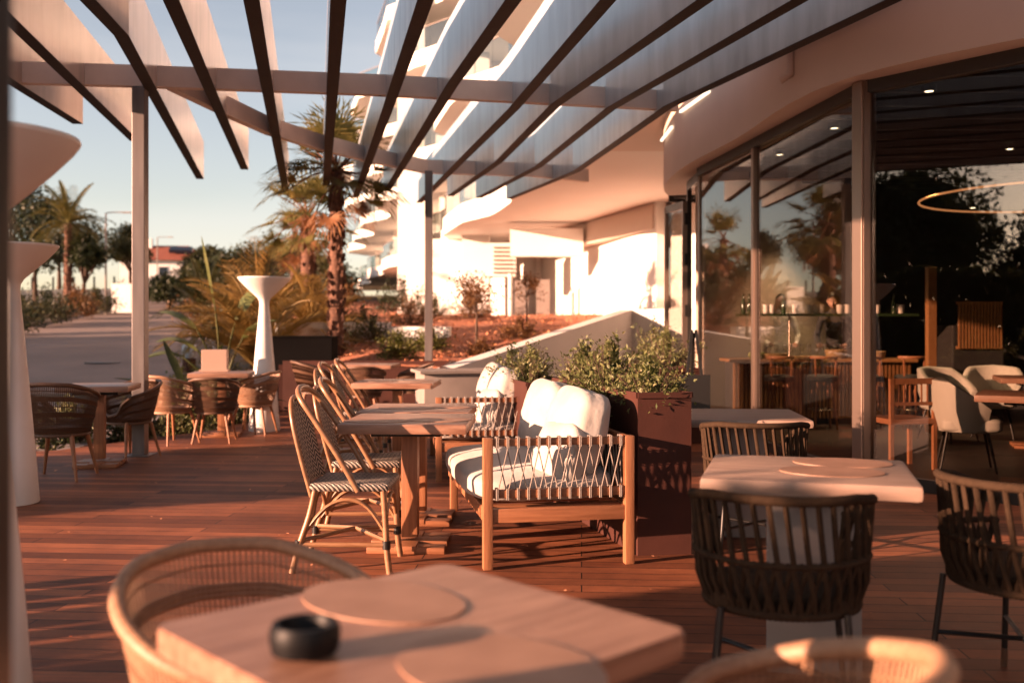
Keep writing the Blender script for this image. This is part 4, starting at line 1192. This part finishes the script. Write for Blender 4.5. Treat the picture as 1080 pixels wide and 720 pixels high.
    bm_ = MB(); bm_.bar((1.75,31.0,3.95),(3.65,24.2,3.95), .5,.6); bm_.build('lintel', M['soffit'], t)
    MB().tube([(-.05,31.0,1.3),(-.05,31.0,2.9)], .07, 10).build('column', W, t, 60)
    for (x, y) in ((.1,30.9),(.75,30.5)):
        MB().box((x+.2, y, 2.0), (.42,.06,1.4)).build('shutter', M['kerb'], t)
    MB().box((2.35,30.2,3.1), (.12,.12,2.4)).build('downpipe', W, t)
    # soffit continuing from restaurant end to hotel
    MB().prism([(2.3,11.8),(1.75,13.0),(1.08,16.95),(9.0,16.95),(9,13.4),(2.9,13.4),(2.85,11.8)], 4.262, 4.36).build('terrace_slab', M['soffit'], t)
    # wall behind the ramp on the right
    mb = MB(); mb.bar((3.95,24.0,2.2),(6.5,15.6,2.2), .25, 4.1); mb.build('gable_wall', W, t)
    return t
hotel()

# ------------------------------------------------------------------ interior
def bar():
    t = thing('bar_counter', 'oak slatted bar counter lit warmly behind the glass', 'bar counter', (4.05,13.3,0))
    MB().box((0,0,.41), (2.3,.5,.82)).build('body', M['inner_dark'], t)
    s = MB()
    for k in range(46): s.box((-1.14+k*.0507,-.27,.45), (.03,.04,.72))
    for k in range(9): s.box((1.17,-.22+k*.055,.45), (.04,.03,.72))
    s.build('slat_front', M['oak_slats'], t)
    MB().box((0,-.05,.84), (2.45,.66,.04), 0, .006).build('countertop', M['oak_slats'], t)
    sh = MB(); sh.box((.2,.15,1.44), (2.4,.28,.035)); sh.build('shelf', M['bottle_green'], t)
    for x in (-.75,-.3,.75): MB().tube([(x,.15,.86),(x,.15,1.42)], .016, 8).build('shelf_post', M['brass'], t, 60)
    return t
bar()
rr = random.Random(5)
def lathe_thing(name, prof, m, loc, label, cat, group):
    o = MB().lathe(prof, 14).build(name, M[m], None, 50); o.location = loc; return tag(o, label, cat, group)
cup = [(.022,0),(.03,.01),(.036,.09),(.036,.10)]
bot = [(.03,0),(.034,.02),(.034,.15),(.014,.20),(.012,.26),(.014,.265)]
xs_ = [3.12,3.2,3.3,3.42,3.5,3.66,3.82,4.02,4.10,4.17,4.42,4.52,4.68,4.76,4.84,4.92,5.15,5.24]
for i, x in enumerate(xs_):
    if i in (0,1,5,16): lathe_thing('bottle', bot, 'bottle_green', (x,13.42,1.458), 'green bottle on the shelf above the bar counter', 'bottle', 'bottles on the bar shelf')
    else: lathe_thing('cup', [(r_*1.3, z*1.2) for r_, z in cup], 'bottle', (x,13.42,1.458), 'white cup on the shelf above the bar counter', 'cup', 'white cups on the bar shelf')
M['clear'] = glass_mat('drinking glass', (.9,.88,.85), 1.5, 0, 1.6, .08)
for i in range(10): lathe_thing('wine_glass', [(.03,0),(.004,.01),(.004,.07),(.032,.11),(.036,.15),(.03,.19)], 'clear', (3.45+i*.11,13.35+.06*(i % 2),.86), 'stemmed glass standing on the bar counter', 'glass', 'wine glasses on the bar counter')
for (x, y, r_, h_, lab) in ((3.45,13.05,.17,.07,'shallow straw tray at left end of the bar'),(4.25,13.05,.15,.12,'round straw basket at the middle of the bar'),(4.78,13.08,.13,.10,'small straw basket at right end of the bar'),(3.85,13.0,.2,.04,'flat bread board on the bar front')):
    lathe_thing('basket', [(r_*.8,0),(r_,h_),(r_*.95,h_),(r_*.75,.015)], 'straw', (x,y,.86), lab, 'basket', 'straw baskets on the bar')
for i, x in enumerate((3.16,3.28)):
    lathe_thing('apple', [(.02,0),(.045,.02),(.055,.05),(.045,.085),(.012,.09)], 'apple', (x,13.1,.86), ('left pale green apple on the bar','right pale green apple on the bar')[i], 'apple', 'apples on the bar')
def stool(loc, lab):
    t = thing('bar_stool', lab, 'bar stool', loc, 0, 'dark stools at the bar')
    MB().lathe([(.17,.6),(.19,.62),(.19,.66),(.16,.68)], 20).build('seat', M['inner_dark'], t, 50)
    for a in range(4):
        x, y = math.cos(a*math.pi/2+.78), math.sin(a*math.pi/2+.78)
        MB().tube([(x*.12,y*.12,.6),(x*.2,y*.2,0)], [.02,.014], 6).build('leg', M['teak_y'], t, 60)
    MB().tube([(.165*math.cos(a*.393),.165*math.sin(a*.393),.25) for a in range(16)], .009, 5, closed=True).build('footrest', M['brass'], t, 60)
    b = MB(); b.tube([(.17*math.cos(R(a)),-.17*math.sin(R(a))+.0,.9) for a in range(20,165,12)], .02, 6); b.tube([(.12,-.12,.66),(.13,-.12,.9)], .012, 5); b.tube([(-.12,-.12,.66),(-.13,-.12,.9)], .012, 5)
    b.build('backrest', M['teak'], t, 60)
    return t
for i, x in enumerate((3.25,3.8,4.35,4.9)):
    stool((x+.1,12.5,0), ('leftmost','second from left','third from left','rightmost')[i]+' dark wooden stool at the bar counter')
# cream tub chairs
def tub(loc, rz, lab):
    t = thing('tub_chair', lab, 'armchair', loc, rz, 'cream tub chairs inside')
    mb = MB(); n = 30; A = 125
    for i in range(n+1):
        a = R(-A+2*A*i/n); h = interp([(0,.82),(60,.80),(100,.66),(125,.56)], abs(math.degrees(a)))
        for rr_, z in ((.25,.36),(.31,.55),(.32,h),(.285,h+.012),(.255,h-.01),(.24,.5),(.23,.42)):
            mb.v.append((math.sin(a)*rr_, -math.cos(a)*rr_, z))
    for i in range(n):
        for j in range(6): mb.f.append((i*7+j, i*7+j+1, (i+1)*7+j+1, (i+1)*7+j))
    mb.f += [tuple(range(7))[::-1], tuple(n*7+j for j in range(7))]
    mb.build('backrest', M['cream_leather'], t, 70)
    c = cushion((.5,.52,.13), .3, 8, .002).build('seat', M['cream_leather'], t, 180); c.location = (0,.03,.42)
    for sx in (-1,1):
        for sy in (-1,1): MB().tube([(sx*.15,sy*.16,.37),(sx*.22,sy*.23,.0)], [.014,.01], 8).build('leg', M['black_metal'], t, 60)
    return t
tc = tub((4.08,8.95,0), face(1,-.35), 'cream tub chair just inside the right glass pane')
dup(tc, (4.6,7.45,0), face(.2,1), 'cream tub chair cut by the right edge inside')
dup(tc, (4.9,11.2,0), face(.5,-1), 'cream tub chair with curved back deeper inside')
dup(tc, (5.6,11.6,0), face(-.5,-1), 'farthest cream tub chair beside the dark table')
wood_table('dining_table', 'wooden dining table inside beside the cream chair', (4.2,8.02,0), R(-30), .8, 'dining tables inside')
wood_table('dining_table', 'wooden dining table deeper inside the restaurant', (5.6,10.6,0), R(-20), .8, 'dining tables inside')
# spindle chair
sc = thing('spindle_chair', 'wooden spindle chair inside behind the bronze mullion', 'chair', (3.55,9.1,0), R(10))
s = MB()
s.box((0,-.2,.80),(.46,.03,.05)); s.box((0,-.2,.60),(.46,.03,.03))
for k in range(8): s.box((-.2+k*.057,-.2,.70),(.012,.012,.18))
s.build('backrest', M['teak_y'], sc); MB().box((0,0,.44),(.46,.44,.05),0,.01).build('seat', M['teak'], sc)
for sx in (-1,1):
    MB().box((sx*.21,-.2,.41),(.035,.035,.82)).build('leg', M['teak_y'], sc); MB().box((sx*.21,.19,.21),(.035,.035,.42)).build('leg', M['teak_y'], sc)
MB().box((5.15,12.2,1.2),(.10,.10,2.4))
o = MB().box((0,0,1.0),(.10,.10,2.0),0,.005).build('timber_post', M['oak_slats']); o.location = (5.05,12.0,0); tag(o, 'warm timber post standing inside the dining room', 'post')
ws = MB()
for k in range(14): ws.box((-.28+k*.043,0,0),(.022,.03,.62))
ws.box((0,.02,.3),(.62,.03,.04)); ws.box((0,.02,-.3),(.62,.03,.04))
o = ws.build('slat_screen', M['oak_slats']); o.location = (6.3,13.4,1.3); tag(o, 'small warm slatted screen on the inner wall', 'screen')
MB()
o = MB().box((0,0,0),(.7,.5,1.3),0,.02).build('pillar_stand', M['inner_dark']); o.location = (6.3,13.7,.65); tag(o, 'dark stand below the small slatted screen', 'stand')

# people behind the bar
def person(loc, rz, shirt, lab, lean=.0, arms='down', seed=0):
    t = thing('person', lab, 'person', loc, rz)
    J = {}
    def V_(x, y, z): return (x, y+lean*max(0, z-.95)*.9, z)
    J = [V_(0,0,.95), V_(0,0,1.12), V_(0,.0,1.32), V_(0,.0,1.44), V_(0,.01,1.51), V_(0,.015,1.56)]
    rads = [.145,.125,.15,.11,.055,.05]
    E = [(0,1),(1,2),(2,3),(3,4),(4,5)]
    for sx in (-1,1):
        b = len(J)
        J += [V_(sx*.17,0,1.41), V_(sx*.25,.03,1.15), V_(sx*.20,.24,1.02), V_(sx*.17,.31,1.02)]; rads += [.055,.045,.035,.025]
        E += [(3,b),(b,b+1),(b+1,b+2),(b+2,b+3)]
        b = len(J)
        J += [(sx*.09,0,.88),(sx*.10,.01,.48),(sx*.10,-.01,.08),(sx*.10,.12,.035)]; rads += [.095,.065,.045,.035]
        E += [(0,b),(b,b+1),(b+1,b+2),(b+2,b+3)]
    me = bpy.data.meshes.new('body'); me.from_pydata(J, E, [])
    me.materials.append(M[shirt])
    o = bpy.data.objects.new('body', me); COL.objects.link(o); o.parent = t
    sk = o.modifiers.new('s', 'SKIN')
    for i, v in enumerate(me.skin_vertices[0].data): v.radius = (rads[i], rads[i]*.75 if i < 4 else rads[i]); v.use_root = (i == 0)
    su = o.modifiers.new('u', 'SUBSURF'); su.levels = 1; su.render_levels = 2
    hd = MB(); bm = bmesh.new(); bmesh.ops.create_icosphere(bm, subdivisions=4, radius=1)
    for v in bm.verts:
        c = v.co
        x, y, z = c.x*.075, c.y*.095, c.z*.115
        if z < -.02: x *= 1-.28*min(1, (-z-.02)/.09); y = y*(1-.15*min(1, (-z-.02)/.09))
        if c.y > .75 and abs(c.x) < .2 and -.45 < c.z < .12: y += .028*(1-abs(c.x)/.2)*(1-(abs(c.z+.25)/.4)**2 if abs(c.z+.25) < .4 else 0)   # nose
        for ex in (-.38,.38):
            if c.y > .6 and abs(c.x-ex) < .16 and abs(c.z-.08) < .1: y -= .010
        if c.y > .7 and abs(c.x) < .25 and abs(c.z+.52) < .05: y -= .006
        v.co = (x, y, z)
    bm.verts.index_update(); hd.v = [tuple(v.co) for v in bm.verts]; hd.f = [tuple(v.index for v in f.verts) for f in bm.faces]; bm.free()
    for sx in (-1,1): hd.lathe([(.008,0),(.018,.02),(.008,.05)], 8, (sx*.076,-.005,-.03))
    h = hd.build('head', M['skin'], t, 180); h.location = V_(0,.03,1.64); h.rotation_euler = (R(-25*lean*2),0,0)
    hr = MB(); bm = bmesh.new(); bmesh.ops.create_icosphere(bm, subdivisions=3, radius=1)
    for v in bm.verts:
        c = v.co; k = 1.0
        z = c.z*.125; y = c.y*.105-.012; x = c.x*.085
        if c.y > .3 and c.z < .45: y = .02*c.y; z = max(z, .02); x *= .9
        if c.z < -.3: z = -.035
        v.co = (x, y, z)
    bm.verts.index_update(); hr.v = [tuple(v.co) for v in bm.verts]; hr.f = [tuple(v.index for v in f.verts) for f in bm.faces]; bm.free()
    hr.build('hair', M['hair'], h, 180)
    for sx in (-1,1):
        hm = MB(); b0 = Vector(V_(sx*.17,.31,1.02))
        hm.tube([b0, b0+Vector((0,.04,0)), b0+Vector((0,.075,-.002))], [.022,.036,.032], 8)
        for k in range(4):
            p = b0+Vector(((k-1.5)*.018,.07,0)); l = (.065,.075,.07,.055)[k]
            hm.tube([p, p+Vector((0,l*.5,.006)), p+Vector((0,l,-.012))], [.009,.008,.006], 6)
        p = b0+Vector((-sx*.028,.03,0)); hm.tube([p, p+Vector((-sx*.025,.03,0)), p+Vector((-sx*.03,.055,0))], [.011,.009,.007], 6)
        hm.build('hand', M['skin'], t, 60)
person((3.92,14.55,0), R(170), 'shirt_white', 'person in white shirt working behind the bar', .05)
person((4.62,14.2,0), R(155), 'shirt_black', 'person in dark uniform leaning over behind the bar', .45)

# ceiling downlights, light ring and lamps
DL = [(980,96),(880,135),(822,163),(1065,157),(1026,219),(1072,290)]
LB_ = ['downlight high in the right glass bay','downlight near the middle mullion','downlight nearest the left mullion','downlight at the right edge of view','small downlight above the amber ring','low lamp glint at the right edge inside']
for (px, py), lab in zip(DL[:5], LB_):
    p = at(px, py, 3.40)
    if py > 200: p = atY(px, py, 13.5)
    t = thing('downlight', lab, 'ceiling light', (p.x, p.y, p.z), 0, 'ceiling downlights')
    MB().lathe([(.038,-.004),(.038,0)], 20).build('lens', M['bulb'], t)
    MB().lathe([(.039,-.006),(.065,-.006),(.065,.05),(.039,.05)], 20, capb=False, capt=False).build('trim', M['inner_dark'], t)
ring = MB(); cx, cy, cz = 6.9,12.4,2.9
ring.tube([(cx+1.7*math.cos(2*math.pi*k/72), cy+1.7*math.sin(2*math.pi*k/72), cz) for k in range(72)], .013, 6, closed=True)
ro = tag(ring.build('ring_light', M['ring']), 'thin amber ring light hanging in the dining room', 'pendant light')
cb = MB()
for k in range(3): a = 2*math.pi*k/3; cb.tube([(cx+1.7*math.cos(a), cy+1.7*math.sin(a), cz),(cx+1.7*math.cos(a), cy+1.7*math.sin(a), 3.7)], .004, 4)
cb.build('cable', M['black_metal'], ro)
def spot(loc, e, size=70):
    l = bpy.data.lights.new('bar_lamp', 'SPOT'); l.energy = e; l.color = (1,.66,.36); l.spot_size = R(size); l.spot_blend = .6; l.shadow_soft_size = .05
    o = bpy.data.objects.new('bar_lamp', l); COL.objects.link(o); o.location = loc
for x in (3.4,4.2,5.0): spot((x,12.3,3.38), 70, 60)
spot((6.3,12.6,3.38), 18, 60); spot((4.2,13.9,3.38), 80, 70)

# ------------------------------------------------------------------ unseen hedges and boards added to shade the deck; trees mirrored in the glass
def hedge(loc, rz, L_, h, w, lab, seed, gaps=0):  # unseen block of leaves, added to throw shade over the terrace
    r = random.Random(seed); fb = MB(); wd = MB()
    n = int(L_*h*w*2600)
    for _ in range(n):
        x = r.uniform(-L_/2, L_/2); z = r.uniform(.1, h*(1+.10*noise.noise(Vector((x*1.2, seed, 0))))); y = r.uniform(-w/2, w/2)
        fb.leaf(Vector((x, y, z)), rand_dir(r), rand_dir(r, .7), .14*r.uniform(.6,1.3), .085)
    k = 0
    x = -L_/2+.2
    while x < L_/2: wd.tube([(x,0,0),(x+.05,0,h*.85)], [.03,.01], 5); x += .45
    o = fb.build('hedge', M['leaf_dark']); o.location = loc; o.rotation_euler = (0,0,rz); tag(o, lab, 'hedge', 'hedges added to shade the terrace')
    wd.build('stem', M['bark'], o)
SUNAZ = math.atan2(.407, .914)
def spos(s, X):     # point with cross-sun coordinate s and given X
    return (X, (s+.407*X)/.914, 0)
x, y, _ = spos(9.25,-12.0); hedge((x, y, H(x, y)), SUNAZ+math.pi/2, 3.3, 2.6, .8, 'tall hedge added out of view to shade the left deck', 1)
x, y, _ = spos(3.25,-9.0); hedge((x, y, H(x, y)+.12), SUNAZ+math.pi/2, 1.8, 2.75, .6, 'narrow tall hedge added out of view to shade the right chairs', 2)
sn = thing('timber_shade_screen', 'upright board windbreak added left of view to stripe the deck with shadow', 'shade screen', spos(4.9,-7.0), SUNAZ+math.pi/2)  # added out of view so that its boards throw shadow stripes
wb = MB(); xx = -.62
for k, ww in enumerate((.22,.16,.26,.12,.20,.14)):
    wb.box((xx+ww/2,0,.58),(ww,.03,1.05)); xx += ww+(.05,.035,.06,.04,.03,.05)[k]
wb.box((0,.03,.95),(1.3,.03,.06)); wb.box((0,.03,.2),(1.3,.03,.06)); wb.box((-.66,.03,.56),(.07,.07,1.12)); wb.box((.66,.03,.56),(.07,.07,1.12)); wb.build('board_panel', M['teak_y'], sn)
REF = [(-50,-22,8.6,4.6),(-51,-15,8.8,4.8),(-49,-8,8.4,4.8),(-52,-1.5,10.9,5.6),(-50,5,11.0,5.6),(-52,12,11.0,5.6),(-56,-11,8.8,5.0),(-27,15,5.0,2.6),(-30,9,5.4,2.8),(-45,1.5,9.6,5.0),(-32,-6.5,5.0,3.2),(-34,-9,5.0,3.2),(-31,20,5.0,2.6),(-31,27,5.0,2.6),(-26,-24,7.5,3.6),(-18,-28,8.0,3.6),(-36,-18,5.2,3.3),(-9,-30,7.0,3.4)]
RL = ['far belt tree, southern end','far belt tree second from the southern end','far belt tree third from the southern end','far belt tree in line with the hedge','far belt tree north of the hedge line','far belt tree at the northern end','far belt tree set back behind the others','tree left of the road opposite the terrace','tall tree mirrored in the right glass pane','broad tree level with the hedge','low tree below the sun','low broad tree by the sun','tree left of the road by the bend','tree further up the road','tree behind left of the viewer','tall tree behind the viewer','low tree far behind left','tree directly behind the viewer']
for i, (x, y, h, cr) in enumerate(REF):
    tree('broadleaf_tree', RL[i], (x, y, H(x, y)), h, cr, 500+i, 'leaf_dark', .42, 9000, .22, .4, 'trees left of the terrace', lumps=13)

# ------------------------------------------------------------------ light, sky, camera
EL = 11.0
sun = bpy.data.lights.new('sun', 'SUN'); sun.energy = 5.0; sun.angle = R(.5); sun.color = (1.0,.56,.37)
so = bpy.data.objects.new('sun', sun); COL.objects.link(so)
dv = Vector((.914,.407,-math.tan(R(EL)))).normalized(); so.rotation_euler = dv.to_track_quat('-Z', 'Y').to_euler()
w = bpy.data.worlds.new('World'); scn.world = w; w.use_nodes = True
nt = w.node_tree; bg = nt.nodes['Background']; sky = nt.nodes.new('ShaderNodeTexSky'); sky.sky_type = 'NISHITA'; sky.sun_disc = False
sky.sun_elevation = R(EL); sky.sun_rotation = math.atan2(-.914, -.407); sky.air_density = 1.0; sky.dust_density = .6; sky.ozone_density = 1.0
hs = nt.nodes.new('ShaderNodeHueSaturation'); hs.inputs['Saturation'].default_value = .72; hs.inputs['Value'].default_value = 1.0
nt.links.new(sky.outputs[0], hs.inputs['Color'])
tn = nt.nodes.new('ShaderNodeMix'); tn.data_type = 'RGBA'; tn.blend_type = 'MULTIPLY'; tn.inputs[0].default_value = 1; tn.inputs[7].default_value = (1.12,.98,.95,1)
nt.links.new(hs.outputs[0], tn.inputs[6])
tcw = nt.nodes.new('ShaderNodeTexCoord'); mw = nt.nodes.new('ShaderNodeMapping'); mw.inputs['Scale'].default_value = (1.2,1.2,7); nt.links.new(tcw.outputs['Generated'], mw.inputs['Vector'])
nw = nt.nodes.new('ShaderNodeTexNoise'); nw.inputs['Scale'].default_value = 1.6; nw.inputs['Detail'].default_value = 7; nt.links.new(mw.outputs[0], nw.inputs['Vector'])
rw = nt.nodes.new('ShaderNodeMapRange'); rw.inputs['From Min'].default_value = .48; rw.inputs['From Max'].default_value = .75; rw.inputs['To Max'].default_value = .35; nt.links.new(nw.outputs['Fac'], rw.inputs['Value'])
cw = nt.nodes.new('ShaderNodeMix'); cw.data_type = 'RGBA'; cw.blend_type = 'SCREEN'; nt.links.new(rw.outputs[0], cw.inputs[0]); nt.links.new(tn.outputs[2], cw.inputs[6]); cw.inputs[7].default_value = (.9,.82,.78,1)
mg = nt.nodes.new('ShaderNodeMix'); mg.data_type = 'RGBA'; mg.blend_type = 'MIX'; nt.links.new(rw.outputs[0], mg.inputs[0]); nt.links.new(tn.outputs[2], mg.inputs[6]); mg.inputs[7].default_value = (4.3,4.1,4.0,1)
nt.links.new(mg.outputs[2], bg.inputs['Color']); bg.inputs['Strength'].default_value = .055
cam = bpy.data.cameras.new('camera'); cam.lens = 35; cam.sensor_width = 36; cam.shift_y = -(360-343)/1080; cam.clip_end = 3000; cam.clip_start = .05
cam.dof.use_dof = True; cam.dof.focus_distance = 5.9; cam.dof.aperture_fstop = 1.75
co = bpy.data.objects.new('camera', cam); COL.objects.link(co); co.location = (0,0,EYE); co.rotation_euler = (R(90),0,0); scn.camera = co
scn.view_settings.view_transform = 'Standard'; scn.view_settings.look = 'None'; scn.view_settings.exposure = 2.08; scn.view_settings.gamma = 1
scn.cycles.max_bounces = 8; scn.cycles.diffuse_bounces = 2; scn.cycles.transparent_max_bounces = 16; scn.cycles.use_denoising = True
scn.cycles.sample_clamp_indirect = 6
